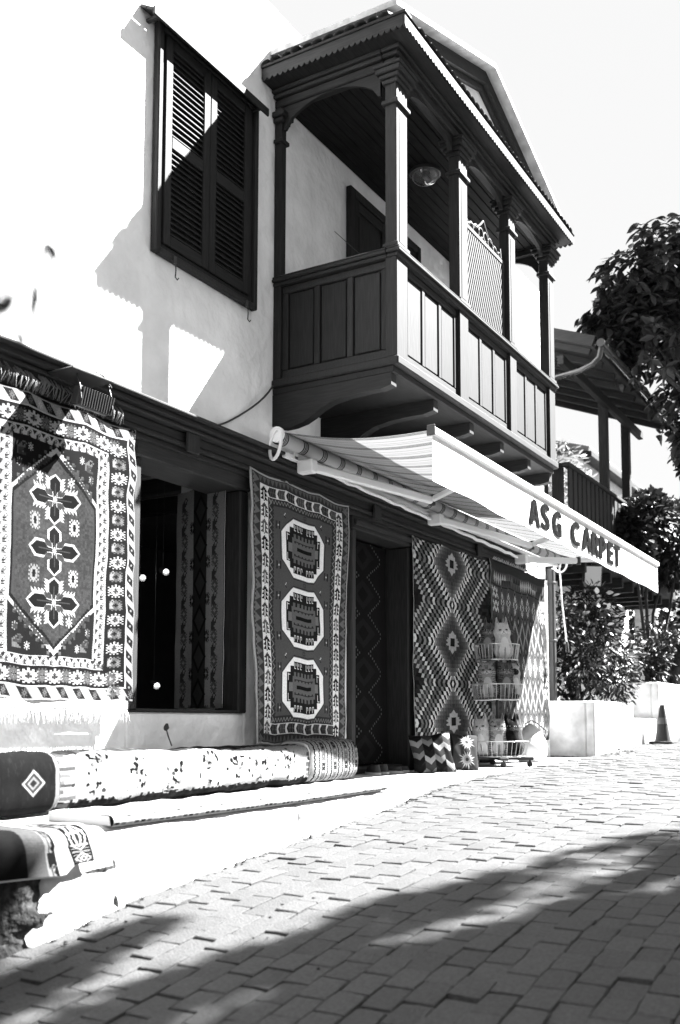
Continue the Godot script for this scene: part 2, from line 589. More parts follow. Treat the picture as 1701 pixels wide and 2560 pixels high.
func upper_window() -> void:
	var w := holder("upper_window", house)
	var X0 := 5.132
	var X1 := 6.346
	var Y0 := 3.257
	var Y1 := 4.955
	for f in [[X0, Y0, X0 + 0.045, Y1], [X1 - 0.045, Y0, X1, Y1], [X0 + 0.045, Y0, X1 - 0.045, Y0 + 0.045], [X0 + 0.045, Y1 - 0.045, X1 - 0.045, Y1]]:
		part("outer_frame", boxed(Vector3(f[0], f[1], 0.003), Vector3(f[2], f[3], 0.062), 0.008), M.wood_y, w, false)
	for f in [[X0 + 0.047, Y0 + 0.047, X0 + 0.09, Y1 - 0.047], [X1 - 0.09, Y0 + 0.047, X1 - 0.047, Y1 - 0.047], [X0 + 0.092, Y0 + 0.047, X1 - 0.092, Y0 + 0.09]]:
		part("inner_frame", boxed(Vector3(f[0], f[1], 0.003), Vector3(f[2], f[3], 0.03), 0.004), M.wood_y, w, false)
	part("shutter_backing", boxed(Vector3(X0 + 0.09, Y0 + 0.09, 0.001), Vector3(X1 - 0.09, Y1 - 0.05, 0.006), 0.0), M.black, w, false)
	var sl := mb()
	box(sl, Vector3(-0.178, -0.017, -0.004), Vector3(0.178, 0.017, 0.004), 0.002, Transform3D(Basis(Vector3.RIGHT, deg_to_rad(-38)), Vector3.ZERO))
	var slat := bake(sl)
	var mid := (X0 + X1) * 0.5
	for leaf in [[X0 + 0.094, mid - 0.003], [mid + 0.003, X1 - 0.094]]:
		var a: float = leaf[0]
		var b: float = leaf[1]
		var y0 := Y0 + 0.094
		var y1 := Y1 - 0.05
		for s in [[a, a + 0.075], [b - 0.075, b]]:
			part("shutter_stile", boxed(Vector3(s[0], y0, 0.008), Vector3(s[1], y1, 0.046), 0.005), M.wood_y, w, false)
		for r in [[y0, y0 + 0.085], [4.085, 4.175], [y1 - 0.075, y1]]:
			part("shutter_rail", boxed(Vector3(a + 0.076, r[0], 0.01), Vector3(b - 0.076, r[1], 0.044), 0.005), M.wood_x, w, false)
		for sec in [[y0 + 0.085, 4.085], [4.175, y1 - 0.075]]:
			var n := int((sec[1] - sec[0]) / 0.0425)
			for i in n:
				shared("slat", slat, M.wood_x, w, Vector3((a + b) / 2, sec[0] + (i + 0.5) * (sec[1] - sec[0]) / n, 0.027), Basis(Vector3.RIGHT, rng.randfn(0, 0.03)))
	# sloping board hood with an open seam between its two boards
	var hood := holder("window_hood", house)
	for h in [[Vector3(5.68, 4.99, 0.0), Vector3(5.68, 4.955, 0.058)], [Vector3(5.68, 4.953, 0.062), Vector3(5.68, 4.92, 0.118)]]:
		var st := mb()
		bar(st, h[0], h[1], 1.38, 0.022, 0.003)
		part("hood_board", st, M.wood_x, hood, false)
	part("hood_edge", boxed(Vector3(4.985, 4.875, 0.119), Vector3(6.375, 4.94, 0.137), 0.004), M.wood_x, hood, false)
	for bx in [5.05, 6.28]:
		part("hood_bracket", boxed(Vector3(bx, 4.90, 0.0), Vector3(bx + 0.03, 4.925, 0.115), 0.003), M.wood_z, hood, false)
	for hx in [5.33, 6.2]:
		var st := mb(false)
		box(st, Vector3(hx - 0.012, 3.235, 0.05), Vector3(hx + 0.012, 3.285, 0.075), 0.003)
		tube(st, [Vector3(hx, 3.25, 0.07), Vector3(hx, 3.18, 0.075), Vector3(hx - 0.005, 3.13, 0.075), Vector3(hx + 0.012, 3.115, 0.08), Vector3(hx + 0.02, 3.13, 0.085)], 0.005, 6)
		part("shutter_hook", st, M.metal_dark, w, false)

func wires() -> void:
	var pts := []
	for i in 15:
		var t := i / 14.0
		pts.append(Vector3(lerpf(5.62, 6.6, t), lerpf(2.14, 2.72, t * t * 0.75 + 0.25 * t) , 0.03 + 0.02 * sin(t * 9)))
	part("cable", tubed(pts, 0.008, 6), M.wire, house)
	pts = []
	for i in 40:
		var t := i / 39.0
		pts.append(Vector3(lerpf(4.2, 5.9, t), 2.145 + 0.012 * sin(t * 60) + 0.02 * sin(t * 11), 0.1 + 0.012 * cos(t * 60)))
	part("cable", tubed(pts, 0.007, 5), M.wire, house)

# ------------------------------------------------------------------ balcony
const BX0 := 6.646
const BX1 := 10.363
const BZ := 1.152

func scallop_board(length: float, drop: float, pitch: float, top: float) -> PackedVector2Array:
	var p := PackedVector2Array([Vector2(0, top), Vector2(0, 0)])
	var n := int(length / pitch)
	for i in n:
		for k in 5:
			var t := (k + 0.5) / 5.0
			p.append(Vector2((i + t) * length / n, -drop * sin(PI * t)))
		if i < n - 1: p.append(Vector2((i + 1) * length / n, 0.003))
	p.append(Vector2(length, 0))
	p.append(Vector2(length, top))
	return p

func arch_board(w: float, drop: float, top: float) -> PackedVector2Array:
	var p := PackedVector2Array([Vector2(0, top), Vector2(0, -drop)])
	for k in 17:
		var t := k / 16.0
		p.append(Vector2(0.02 + (w - 0.04) * t, -drop + drop * 0.97 * pow(sin(PI * t), 0.55)))
	p.append(Vector2(w, -drop))
	p.append(Vector2(w, top))
	return p

func balcony() -> void:
	var b := holder("balcony", house)
	var posts := [[6.646, 6.832], [7.835, 8.02], [9.03, 9.205], [10.18, 10.363]]
	# floor, joists with curved brackets
	part("floor_deck", boxed(Vector3(BX0 + 0.002, 2.665, 0.002), Vector3(BX1 - 0.002, 2.715, BZ - 0.03), 0.004), M.wood_x, b, false)
	part("floor_edge", boxed(Vector3(BX0 - 0.02, 2.717, 0.002), Vector3(BX1 + 0.02, 2.785, BZ + 0.02), 0.01), M.wood_x, b, false)
	var prof := PackedVector2Array([Vector2(0, 2.663), Vector2(0, 2.40), Vector2(0.1, 2.372), Vector2(0.2, 2.375), Vector2(0.3, 2.395), Vector2(0.38, 2.43), Vector2(0.45, 2.475), Vector2(0.55, 2.515), Vector2(0.7, 2.54), Vector2(0.9, 2.55), Vector2(1.0, 2.548), Vector2(1.06, 2.56), Vector2(1.1, 2.57), Vector2(1.1, 2.663)])
	for jx in [6.65, 7.40, 8.15, 8.88, 9.62, 10.275]:
		var st := mb()
		slab(st, prof, 0.0, 0.085, Transform3D(Basis(Vector3(0, 0, 1), Vector3.UP, Vector3(-1, 0, 0)), Vector3(jx + 0.085, 0, 0)))
		part("joist", st, M.wood_z, b, false)
	# posts with stepped capitals
	for p in posts:
		var st := mb()
		var a: float = p[0]
		var c: float = p[1]
		box(st, Vector3(a, 2.787, BZ - 0.1), Vector3(c, 5.13, BZ), 0.006)
		box(st, Vector3(a + 0.045, 3.7, BZ - 0.002), Vector3(c - 0.045, 4.75, BZ + 0.004), 0.003)
		for s in [[4.815, 4.85, 0.022], [4.985, 5.02, 0.018], [5.022, 5.055, 0.036], [5.057, 5.10, 0.058], [5.102, 5.128, 0.07], [3.655, 3.69, 0.016]]:
			box(st, Vector3(a - s[2], s[0], BZ - 0.1 - s[2]), Vector3(c + s[2], s[1], BZ + s[2]), 0.006)
		part("post", st, M.wood_y, b, false)
	for wx in [[6.646, 6.72], [10.285, 10.363]]:
		var st := mb()
		box(st, Vector3(wx[0], 2.787, 0.003), Vector3(wx[1], 5.13, 0.075), 0.006)
		for s in [[4.815, 4.85, 0.02], [4.99, 5.03, 0.025], [5.032, 5.08, 0.045]]:
			box(st, Vector3(wx[0] - s[2], s[0], 0.003), Vector3(wx[1] + s[2], s[1], 0.075 + s[2]), 0.006)
		part("wall_post", st, M.wood_y, b, false)
	# bays of panelling
	for i in 3:
		bay(b, posts[i][1], posts[i + 1][0], Transform3D(Basis.IDENTITY, Vector3(0, 0, BZ - 0.03)))
	bay(b, -(BZ - 0.1), -0.075, Transform3D(Basis(Vector3(0, 0, -1), Vector3.UP, Vector3(-1, 0, 0)), Vector3(BX0 + 0.03, 0, 0)))
	bay(b, 0.075, BZ - 0.1, Transform3D(Basis(Vector3(0, 0, -1), Vector3.UP, Vector3(1, 0, 0)), Vector3(BX1 - 0.03, 0, BZ - 0.025)))
	# hand rails: moulded cap proud of the panelling
	for r in [[3.575, 3.605, 0.012], [3.607, 3.635, 0.03], [3.637, 3.655, 0.022]]:
		part("hand_rail", boxed(Vector3(BX0 - r[2], r[0], BZ - 0.08), Vector3(BX1 + r[2], r[1], BZ + r[2] + 0.006), 0.006), M.wood_x, b, false)
		for sx in [[BX0 - r[2], BX0 + 0.07], [BX1 - 0.07, BX1 + r[2]]]:
			part("hand_rail", boxed(Vector3(sx[0], r[0], 0.004), Vector3(sx[1], r[1], BZ - 0.082), 0.006), M.wood_z, b, false)
	# beams and arched boards
	for m in [[5.132, 5.2, 0.0], [5.202, 5.235, 0.03], [5.237, 5.27, 0.055]]:
		part("eave_beam", boxed(Vector3(BX0 - m[2], m[0], BZ - 0.11), Vector3(BX1 + m[2], m[1], BZ + m[2]), 0.008), M.wood_x, b, false)
		for s in [[BX0 - m[2], BX0 + 0.1], [BX1 - 0.1, BX1 + m[2]]]:
			part("eave_beam", boxed(Vector3(s[0], m[0], 0.003), Vector3(s[1], m[1], BZ - 0.112), 0.008), M.wood_z, b, false)
	for i in 3:
		var st := mb()
		var w: float = posts[i + 1][0] - posts[i][1]
		slab(st, arch_board(w - 0.13, 0.13, 0.0), BZ - 0.065, BZ - 0.03, Transform3D(Basis.IDENTITY, Vector3(posts[i][1] + 0.065, 5.131, 0)))
		part("arched_board", st, M.wood_x, b, false)
	for sx in [BX0 + 0.05, BX1 - 0.02]:
		var st := mb()
		slab(st, arch_board(0.92, 0.2, 0.0), 0.0, 0.03, Transform3D(Basis(Vector3(0, 0, 1), Vector3.UP, Vector3(-1, 0, 0)), Vector3(sx, 5.131, 0.08)))
		part("arched_board", st, M.wood_z, b, false)
	for k in 12:
		part("ceiling_board", boxed(Vector3(BX0 + 0.102, 5.215, 0.003 + k * 0.0865), Vector3(BX1 - 0.102, 5.235, 0.085 + k * 0.0865), 0.006), M.ceiling, b, false)
	balcony_door(b)
	eaves()
	gable()
	lattice(b)
	var lamp := mb(false)
	sheet(lamp, 18, 8, func(u: float, v: float) -> Vector3:
		var a := v * PI / 2
		return Vector3(8.3 + 0.14 * sin(a) * cos(u * TAU), 5.19 - 0.1 * cos(a), 0.6 + 0.14 * sin(a) * sin(u * TAU)), Vector3.DOWN)
	var g := part("ceiling_lamp", lamp, M.glass, b, false)
	g.set_meta("label", "round glass ceiling lamp")
	part("lamp_base", tubed([Vector3(8.3, 5.214, 0.6), Vector3(8.3, 5.185, 0.6)], 0.15, 20), M.metal_dark, b, false)
	part("lamp_bulb", tubed([Vector3(8.27, 5.16, 0.6), Vector3(8.34, 5.14, 0.62)], 0.02, 8), M.steel, b, false)
	part("washing_line", tubed([Vector3(6.8, 4.0, 0.5), Vector3(8.6, 3.9, 0.52), Vector3(10.2, 3.95, 0.5)], 0.003, 5), M.wire, b, false)

# one bay of three framed panels between x0 and x1 of its own axes, facing +z
func bay(b: Node3D, x0: float, x1: float, xf: Transform3D) -> void:
	var y0 := 2.787
	var y1 := 3.573
	var st := mb()
	box(st, Vector3(x0, y0, -0.05), Vector3(x1, y1, -0.03), 0.0, xf)
	part("backing_board", st, M.wood_y, b, false)
	var gap := (x1 - x0 - 0.055 * 4) / 3.0
	for r in [[y0, y0 + 0.075], [y1 - 0.06, y1]]:
		st = mb()
		box(st, Vector3(x0 + 0.001, r[0], -0.029), Vector3(x1 - 0.001, r[1], 0.0), 0.006, xf)
		part("panel_rail", st, M.wood_x, b, false)
	for i in 4:
		st = mb()
		var sx := x0 + i * (gap + 0.055)
		box(st, Vector3(sx, y0 + 0.076, -0.029), Vector3(sx + 0.055, y1 - 0.061, 0.0), 0.006, xf)
		part("panel_stile", st, M.wood_y, b, false)
	for i in 3:
		st = mb()
		var sx := x0 + 0.055 + i * (gap + 0.055)
		var lo := Vector3(sx + 0.012, y0 + 0.088, -0.029)
		var hi := Vector3(sx + gap - 0.012, y1 - 0.073, -0.008)
		box(st, lo, hi, 0.012, xf)
		part("panel", st, M.wood_y, b, false)

func balcony_door(b: Node3D) -> void:
	var X0 := 7.83
	var X1 := 9.32
	var Y1 := 5.02
	for f in [[X0, 2.717, X0 + 0.08, Y1], [X1 - 0.08, 2.717, X1, Y1], [X0 + 0.08, Y1 - 0.08, X1 - 0.08, Y1]]:
		part("door_frame", boxed(Vector3(f[0], f[1], 0.002), Vector3(f[2], f[3], 0.06), 0.008), M.wood_y, b, false)
	var mid := (X0 + X1) / 2
	for l in [[X0 + 0.082, mid - 0.004], [mid + 0.004, X1 - 0.082]]:
		part("door_board", boxed(Vector3(l[0], 2.72, 0.002), Vector3(l[1], Y1 - 0.082, 0.02), 0.003), M.wood_y, b, false)
		for s in [[l[0], l[0] + 0.09], [l[1] - 0.09, l[1]]]:
			part("door_stile", boxed(Vector3(s[0], 2.72, 0.021), Vector3(s[1], Y1 - 0.082, 0.045), 0.005), M.wood_y, b, false)
		for y in [2.72, 3.5, 4.2, 4.84]:
			part("door_rail", boxed(Vector3(l[0] + 0.091, y, 0.021), Vector3(l[1] - 0.091, y + 0.09, 0.044), 0.005), M.wood_x, b, false)
		for y in [2.84, 3.62, 4.32]:
			part("door_panel", boxed(Vector3(l[0] + 0.12, y, 0.021), Vector3(l[1] - 0.12, y + (0.62 if y < 3 else (0.54 if y < 4 else 0.48)), 0.034), 0.012), M.wood_y, b, false)

func eaves() -> void:
	var e := holder("balcony_eaves", house)
	var x0 := 6.45
	var x1 := 10.56
	var z1 := 1.33
	part("soffit", boxed(Vector3(x0 + 0.02, 5.272, 0.004), Vector3(x1 - 0.02, 5.29, z1 - 0.02), 0.0), M.wood_x, e, false)
	var st := mb()
	slab(st, scallop_board(x1 - x0, 0.022, 0.052, 0.085), z1 - 0.018, z1, Transform3D(Basis.IDENTITY, Vector3(x0, 5.282, 0)))
	part("scalloped_board", st, M.wood_x, e, false)
	for sx in [[x0, 1.0], [x1 - 0.018, 1.0]]:
		st = mb()
		slab(st, scallop_board(z1 - 0.024, 0.022, 0.052, 0.085), 0.0, 0.018, Transform3D(Basis(Vector3(0, 0, 1), Vector3.UP, Vector3(-1, 0, 0)), Vector3(sx[0] + 0.018, 5.282, 0.004)))
		part("scalloped_board", st, M.wood_z, e, false)
	# pent boards from the eave up to the gable, and a row of tiles on each edge
	st = mb()
	quad(st, Vector3(x0 - 0.01, 5.37, z1 + 0.01), Vector3(x1 + 0.01, 5.37, z1 + 0.01), Vector3(x1 - 0.2, 5.50, 1.06), Vector3(x0 + 0.2, 5.50, 1.06), Vector3(0, 1, 1))
	quad(st, Vector3(x0 - 0.01, 5.37, z1 + 0.01), Vector3(x0 + 0.2, 5.50, 1.06), Vector3(x0 + 0.2, 5.50, 0.004), Vector3(x0 - 0.01, 5.37, 0.004), Vector3(-1, 1, 0))
	quad(st, Vector3(x1 + 0.01, 5.37, z1 + 0.01), Vector3(x1 - 0.2, 5.50, 1.06), Vector3(x1 - 0.2, 5.50, 0.004), Vector3(x1 + 0.01, 5.37, 0.004), Vector3(1, 1, 0))
	part("pent_roof", st, M.wood_x, e, false)
	part("eave_board", boxed(Vector3(x0 - 0.014, 5.369, 0.004), Vector3(x0 + 0.1, 5.392, z1 + 0.01), 0.003), M.wood_z, e, false)
	var tile := mb(false)
	sheet(tile, 8, 3, func(u: float, v: float) -> Vector3:
		var a := PI * u
		return Vector3(v * 0.3, 0.036 * sin(a) + v * 0.13, 0.05 * cos(a) * (1.0 - 0.12 * v)), Vector3.UP)
	var tm := bake(tile)
	for k in 12:
		shared("roof_tile", tm, M.tile, e, Vector3(x0 - 0.03 + rng.randf_range(-0.01, 0.01), 5.385 + rng.randf_range(-0.004, 0.004), 0.06 + k * 0.1), Basis(Vector3.UP, rng.randfn(0, 0.03)))
		shared("roof_tile", tm, M.tile, e, Vector3(x1 + 0.03, 5.385, 0.06 + k * 0.1), Basis(Vector3.UP, PI))
	for k in 38:
		shared("roof_tile", tm, M.tile, e, Vector3(x0 + 0.3 + k * 0.1, 5.385, z1 + 0.005), Basis(Vector3.UP, PI / 2 + rng.randfn(0, 0.02)) * Basis.from_scale(Vector3(0.65, 0.8, 1)))

func gable() -> void:
	var g := holder("balcony_gable", house)
	var apex := Vector2(8.62, 6.17)
	var half := 2.05
	var base := 5.49
	var st := mb()
	slab(st, PackedVector2Array([Vector2(apex.x - half + 0.1, base), Vector2(apex.x + half - 0.1, base), Vector2(apex.x, apex.y - 0.03)]), 0.92, 1.02)
	part("gable_wall", st, M.plaster, g, false)
	for s in [-1.0, 1.0]:
		var a := Vector3(apex.x + s * half, base - 0.0, 0)
		var t := Vector3(apex.x, apex.y, 0)
		for m in [[-0.05, 0.12, 1.10, M.wood_x, "barge_board"], [-0.112, 0.06, 1.06, M.wood_x, "barge_moulding"], [0.072, 0.05, 1.2, M.whitewash, "white_verge"]]:
			st = mb()
			var off := Vector3(0, m[0], 0)
			var o2 := PackedVector2Array()
			for p in [a + off, t + off, t + off + Vector3(0, m[1] * 0.98, 0), a + off + Vector3(0, m[1] * 0.98, 0)]:
				o2.append(Vector2(p.x, p.y))
			slab(st, o2, 0.004 if m[4] == "white_verge" else 1.02, m[2])
			part(m[4], st, m[3], g, false)

# fretwork screen standing in the middle bay
func lattice(_b: Node3D) -> void:
	var o := thing("lattice_screen", "pale slatted lattice screen with a fretwork crest standing in the balcony", "screen", Vector3(8.55, 3.66, 1.09))
	var x0 := 8.03
	var x1 := 9.02
	var y0 := 3.66
	var y1 := 4.50
	var z := 1.09
	for f in [[x0, y0, x0 + 0.035, y1], [x1 - 0.035, y0, x1, y1], [x0 + 0.035, y1 - 0.04, x1 - 0.035, y1], [x0 + 0.035, y0, x1 - 0.035, y0 + 0.035]]:
		part("frame", boxed(Vector3(f[0], f[1], z - 0.015), Vector3(f[2], f[3], z + 0.015), 0.003), M.lath, o)
	var st := mb()
	for d in [1.0, -1.0]:
		for k in 46:
			var c := -0.9 + k * 0.041
			var pts := Geometry2D.intersect_polyline_with_polygon(PackedVector2Array([Vector2(c, -0.02), Vector2(c + d * 0.95 * 0.42, 0.93)]), PackedVector2Array([Vector2(-0.485, 0), Vector2(0.485, 0), Vector2(0.485, 0.83), Vector2(-0.485, 0.83)]))
			for seg in pts:
				if seg.size() > 1:
					bar(st, Vector3(8.525 + seg[0].x, y0 + seg[0].y, z + d * 0.005), Vector3(8.525 + seg[1].x, y0 + seg[1].y, z + d * 0.005), 0.02, 0.007, 0.0, Vector3.BACK)
	part("lattice_laths", st, M.lath, o).set_meta("kind", "stuff")
	st = mb(false)
	for s in [-1.0, 1.0]:
		for c in [[0.05, 0.0, 0.06], [0.16, -0.02, 0.07], [0.28, -0.03, 0.05], [0.39, -0.03, 0.035]]:
			var ring := []
			for i in 15:
				var t := i / 14.0 * TAU * 0.8
				ring.append(Vector3(8.525 + s * (c[0] + c[2] * cos(t) * (1.0 - i * 0.03)), y1 + c[1] + 0.05 + c[2] * sin(t) * (1.0 - i * 0.03), z))
			tube(st, ring, 0.009, 5)
		tube(st, [Vector3(8.525 + s * 0.43, y1, z), Vector3(8.525 + s * 0.3, y1 + 0.05, z), Vector3(8.525 + s * 0.15, y1 + 0.07, z), Vector3(8.525 + s * 0.06, y1 + 0.14, z), Vector3(8.53, y1 + 0.2, z)], 0.011, 6)
		tube(st, [Vector3(8.525 + s * 0.42, y1, z), Vector3(8.525 + s * 0.42, y1 + 0.1, z)], [0.02, 0.012], 6)
	part("fretwork_crest", st, M.lath, o)

# ------------------------------------------------------------------ awning
func awning() -> void:
	var a := thing("retractable_awning", "striped folding arm awning with a white lettered valance over the shop", "awning", Vector3(9.8, 2.2, 0.25))
	var img := Image.create(256, 8, false, Image.FORMAT_RGB8)
	img.fill(Color(0.86, 0.86, 0.86))
	for s in [[0, 9], [18, 7], [32, 7], [46, 9], [120, 5], [170, 4], [200, 5]]:
		img.fill_rect(Rect2i(s[0], 0, s[1], 8), Color(0.1, 0.1, 0.1) if s[0] < 60 else Color(0.45, 0.45, 0.45))
	var t := ImageTexture.create_from_image(img)
	var cloth := mat(0.45, 0.85, 0.3)
	cloth.albedo_texture = t
	cloth.backlight_enabled = true
	cloth.backlight = Color(0.55, 0.55, 0.55)
	cloth.uv1_scale = Vector3(6.75 / 0.29, 1, 1)
	var st := mb(false)
	var front := func(x: float) -> float: return 2.115 - 0.009 * (x - 6.5)
	sheet(st, 60, 14, func(u: float, v: float) -> Vector3:
		var x := 6.42 + 6.75 * u
		var y := lerpf(2.262, front.call(x), v) - (0.055 + 0.02 * sin(u * 9.0)) * sin(PI * v) - 0.004 * sin(u * 70.0) * v
		return Vector3(x + (0.08 * v if u < 0.5 else 0.0), y, lerpf(0.25, 1.49, v)), Vector3.UP)
	part("canopy", st, cloth, a)
	var rollm: StandardMaterial3D = cloth.duplicate()
	rollm.backlight_enabled = false
	rollm.uv1_scale = Vector3(1, 1, 1)
	var rimg := Image.create(8, 256, false, Image.FORMAT_RGB8)
	rimg.fill(Color(0.86, 0.86, 0.86))
	for s in [[0, 14], [22, 10], [38, 8], [52, 14]]:
		rimg.fill_rect(Rect2i(0, s[0], 8, s[1]), Color(0.16, 0.16, 0.16))
	rollm.albedo_texture = ImageTexture.create_from_image(rimg)
	rollm.uv1_scale = Vector3(1, 1.0 / 0.29, 1)
	st = mb(false)
	tube(st, [Vector3(6.36, 2.205, 0.255), Vector3(9.7, 2.19, 0.255), Vector3(13.1, 2.18, 0.255)], 0.058, 18)
	part("roller", st, rollm, a)
	part("torsion_bar", boxed(Vector3(6.5, 2.085, 0.20), Vector3(13.1, 2.125, 0.24), 0.005), M.white_metal, a)
	st = mb(false)
	var wob := []
	for i in 40:
		var q := i / 39.0
		wob.append(Vector3(lerpf(6.7, 11.5, q), lerpf(2.08, 1.995, q) + 0.006 * sin(i * 1.9), 0.262 + 0.006 * cos(i * 2.7)))
	tube(st, wob, 0.018, 7)
	part("cover_strip", st, M.white_metal, a)
	st = mb()
	box(st, Vector3(6.5, -0.03, 1.485), Vector3(13.3, 0.035, 1.535), 0.012, Transform3D(Basis(Vector3.BACK, -0.009), Vector3(0, 2.165, 0)))
	part("front_bar", st, M.white_metal, a)
	part("end_cap", boxed(Vector3(6.485, 2.07, 1.475), Vector3(6.499, 2.15, 1.54), 0.004), M.black, a)
	var val := tex3(mat(0.72, 0.9, 0.3), noise(0.02, 0.9, 1.0, 31, 4), Vector3.ONE * 1.5)
	val.backlight_enabled = true
	val.backlight = Color(0.4, 0.4, 0.4)
	st = mb(false)
	sheet(st, 70, 6, func(u: float, v: float) -> Vector3:
		var x := 6.515 + 6.77 * u
		return Vector3(x, front.call(x) - 0.03 - v * (0.345 + 0.006 * sin(u * 40.0)), 1.51 + 0.014 * v * sin(u * 23.0) * pow(1.0 - u, 2.0)), Vector3.BACK)
	var vp := part("valance", st, val, a)
	# painted capitals, each its own flat letter
	var ink := tex3(mat(0.024, 0.95, 0.05), noise(0.03, 0.25, 1.0, 33, 3), Vector3(3, 9, 3))
	var font := SystemFont.new()
	font.font_names = PackedStringArray(["Droid Sans"])
	font.font_weight = 700
	for l in [["A", 8.495, 8.755, 1.765], ["S", 8.815, 9.02, 1.778], ["G", 9.139, 9.37, 1.77], ["C", 9.70, 9.955, 1.768], ["A", 10.05, 10.34, 1.768], ["R", 10.375, 10.63, 1.758], ["P", 10.665, 10.875, 1.762], ["E", 10.965, 11.17, 1.752], ["T", 11.225, 11.454, 1.758]]:
		var tm := TextMesh.new()
		tm.text = l[0]
		tm.font = font
		tm.font_size = 64
		tm.pixel_size = 0.01
		tm.depth = 0.003
		tm.curve_step = 2.0
		var bb := tm.get_aabb()
		var o := MeshInstance3D.new()
		o.name = "letter"
		var brush := SurfaceTool.new()
		for k in 3: brush.append_from(tm, 0, Transform3D(Basis.IDENTITY, Vector3((k - 1) * 0.022, 0.008 * (k % 2), k * 0.0004)))
		o.mesh = brush.commit()
		o.material_override = ink
		vp.add_child(o, true)
		var sx: float = (l[2] - l[1]) / bb.size.x
		var sy := 0.238 / bb.size.y
		var skew := Basis(Vector3(sx, 0, 0), Vector3(0, sy, 0), Vector3(0, 0, 1.0))
		o.transform = Transform3D(skew, Vector3(l[1] - bb.position.x * sx, l[3] - bb.position.y * sy, 1.5215))
	# folding arms
	for m in [[Vector3(6.75, 2.04, 0.34), Vector3(8.25, 2.02, 0.68), Vector3(7.72, 2.09, 1.48)], [Vector3(9.16, 2.03, 0.34), Vector3(10.84, 1.995, 0.69), Vector3(10.25, 2.065, 1.48)], [Vector3(11.7, 1.985, 0.3), Vector3(12.05, 1.975, 0.85), Vector3(12.62, 2.03, 1.48)]]:
		st = mb()
		bar(st, m[0], m[1], 0.045, 0.075, 0.015)
		part("upper_arm", st, M.white_metal, a)
		st = mb()
		bar(st, m[1] + Vector3(0, 0.01, 0), m[2], 0.038, 0.055, 0.012)
		part("forearm", st, M.white_metal, a)
		st = mb(false)
		tube(st, [m[1] - Vector3(0, 0.045, 0), m[1] + Vector3(0, 0.05, 0)], 0.03, 12)
		part("elbow_joint", st, M.metal_dark, a)
		st = mb()
		box(st, m[0] + Vector3(-0.07, -0.05, -0.12), m[0] + Vector3(0.02, 0.06, 0.03), 0.012)
		part("shoulder_bracket", st, M.white_metal, a)
	for bx in [6.62, 9.05, 12.95]:
		part("wall_bracket", boxed(Vector3(bx, 2.09, 0.002), Vector3(bx + 0.06, 2.16, 0.24), 0.008), M.white_metal, a)
	# end plates: curved loop on the left, gear with pull cord on the right
	st = mb(false)
	var loop := []
	for i in 22:
		var q := i / 21.0 * TAU
		loop.append(Vector3(6.33, 2.14 + 0.115 * cos(q), 0.255 + 0.05 * sin(q) + 0.02 * cos(q)))
	tube(st, loop, 0.014, 7)
	tube(st, [Vector3(6.33, 2.22, 0.26), Vector3(6.36, 2.22, 0.26)], 0.062, 16)
	part("end_bracket", st, M.white_metal, a)
	st = mb(false)
	loop = []
	for i in 22:
		var q := i / 21.0 * TAU
		loop.append(Vector3(13.14, 2.12 + 0.1 * cos(q), 0.26 + 0.085 * sin(q)))
	tube(st, loop, 0.014, 7)
	tube(st, [Vector3(13.1, 2.18, 0.255), Vector3(13.16, 2.18, 0.255)], 0.05, 14)
	tube(st, [Vector3(13.14, 2.03, 0.24), Vector3(13.14, 2.2, 0.28)], 0.012, 6)
	part("gear", st, M.white_metal, a)
	st = mb(false)
	tube(st, [Vector3(12.98, 2.09, 0.3), Vector3(13.03, 1.6, 0.31), Vector3(13.14, 1.07, 0.33)], 0.011, 6)
	part("crank_rod", st, M.white_metal, a)
	st = mb(false)
	tube(st, [Vector3(13.14, 1.07, 0.33), Vector3(13.15, 0.93, 0.335)], [0.02, 0.026], 8)
	part("crank_handle", st, M.rubber, a)

# ------------------------------------------------------------------ woven patterns
func px(l: float) -> Color:
	return Color(l, l, l)

func poly(im: Image, pts: Array, g: float) -> void:
	var lo := INF
	var hi := -INF
	for p in pts:
		lo = minf(lo, p.y); hi = maxf(hi, p.y)
	for y in range(maxi(0, int(floor(lo))), mini(im.get_height(), int(ceil(hi)))):
		var cuts := []
		var yc := y + 0.5
		for i in pts.size():
			var a: Vector2 = pts[i]
			var b: Vector2 = pts[(i + 1) % pts.size()]
			if (a.y <= yc) != (b.y <= yc):
				cuts.append(a.x + (yc - a.y) / (b.y - a.y) * (b.x - a.x))
		cuts.sort()
		for k in range(0, cuts.size() - 1, 2):
			var x0 := int(round(cuts[k]))
			var x1 := int(round(cuts[k + 1]))
			if x1 > x0: im.fill_rect(Rect2i(x0, y, x1 - x0, 1), px(g))

func rect(im: Image, x: float, y: float, w: float, h: float, g: float) -> void:
	im.fill_rect(Rect2i(int(round(x)), int(round(y)), maxi(1, int(round(w))), maxi(1, int(round(h)))), px(g))

func line(im: Image, a: Vector2, b: Vector2, w: float, g: float) -> void:
	var n := (b - a).orthogonal().normalized() * w * 0.5
	poly(im, [a + n, b + n, b - n, a - n], g)

func disc(im: Image, c: Vector2, r: float, g: float, ry := 0.0) -> void:
	var pts := []
	for i in 14:
		pts.append(c + Vector2(cos(TAU * i / 14) * r, sin(TAU * i / 14) * (ry if ry > 0 else r)))
	poly(im, pts, g)

# a motif given as rows of cells, centred on c
func motif(im: Image, c: Vector2, cw: float, ch: float, rows: Array, g: float, turn := false) -> void:
	for j in rows.size():
		var r: String = rows[j]
		for i in r.length():
			if r[i] != "#": continue
			var dx := (i - r.length() * 0.5) * cw
			var dy := (j - rows.size() * 0.5) * ch
			if turn: rect(im, c.x + dy, c.y + dx, ch, cw, g)
			else: rect(im, c.x + dx, c.y + dy, cw, ch, g)

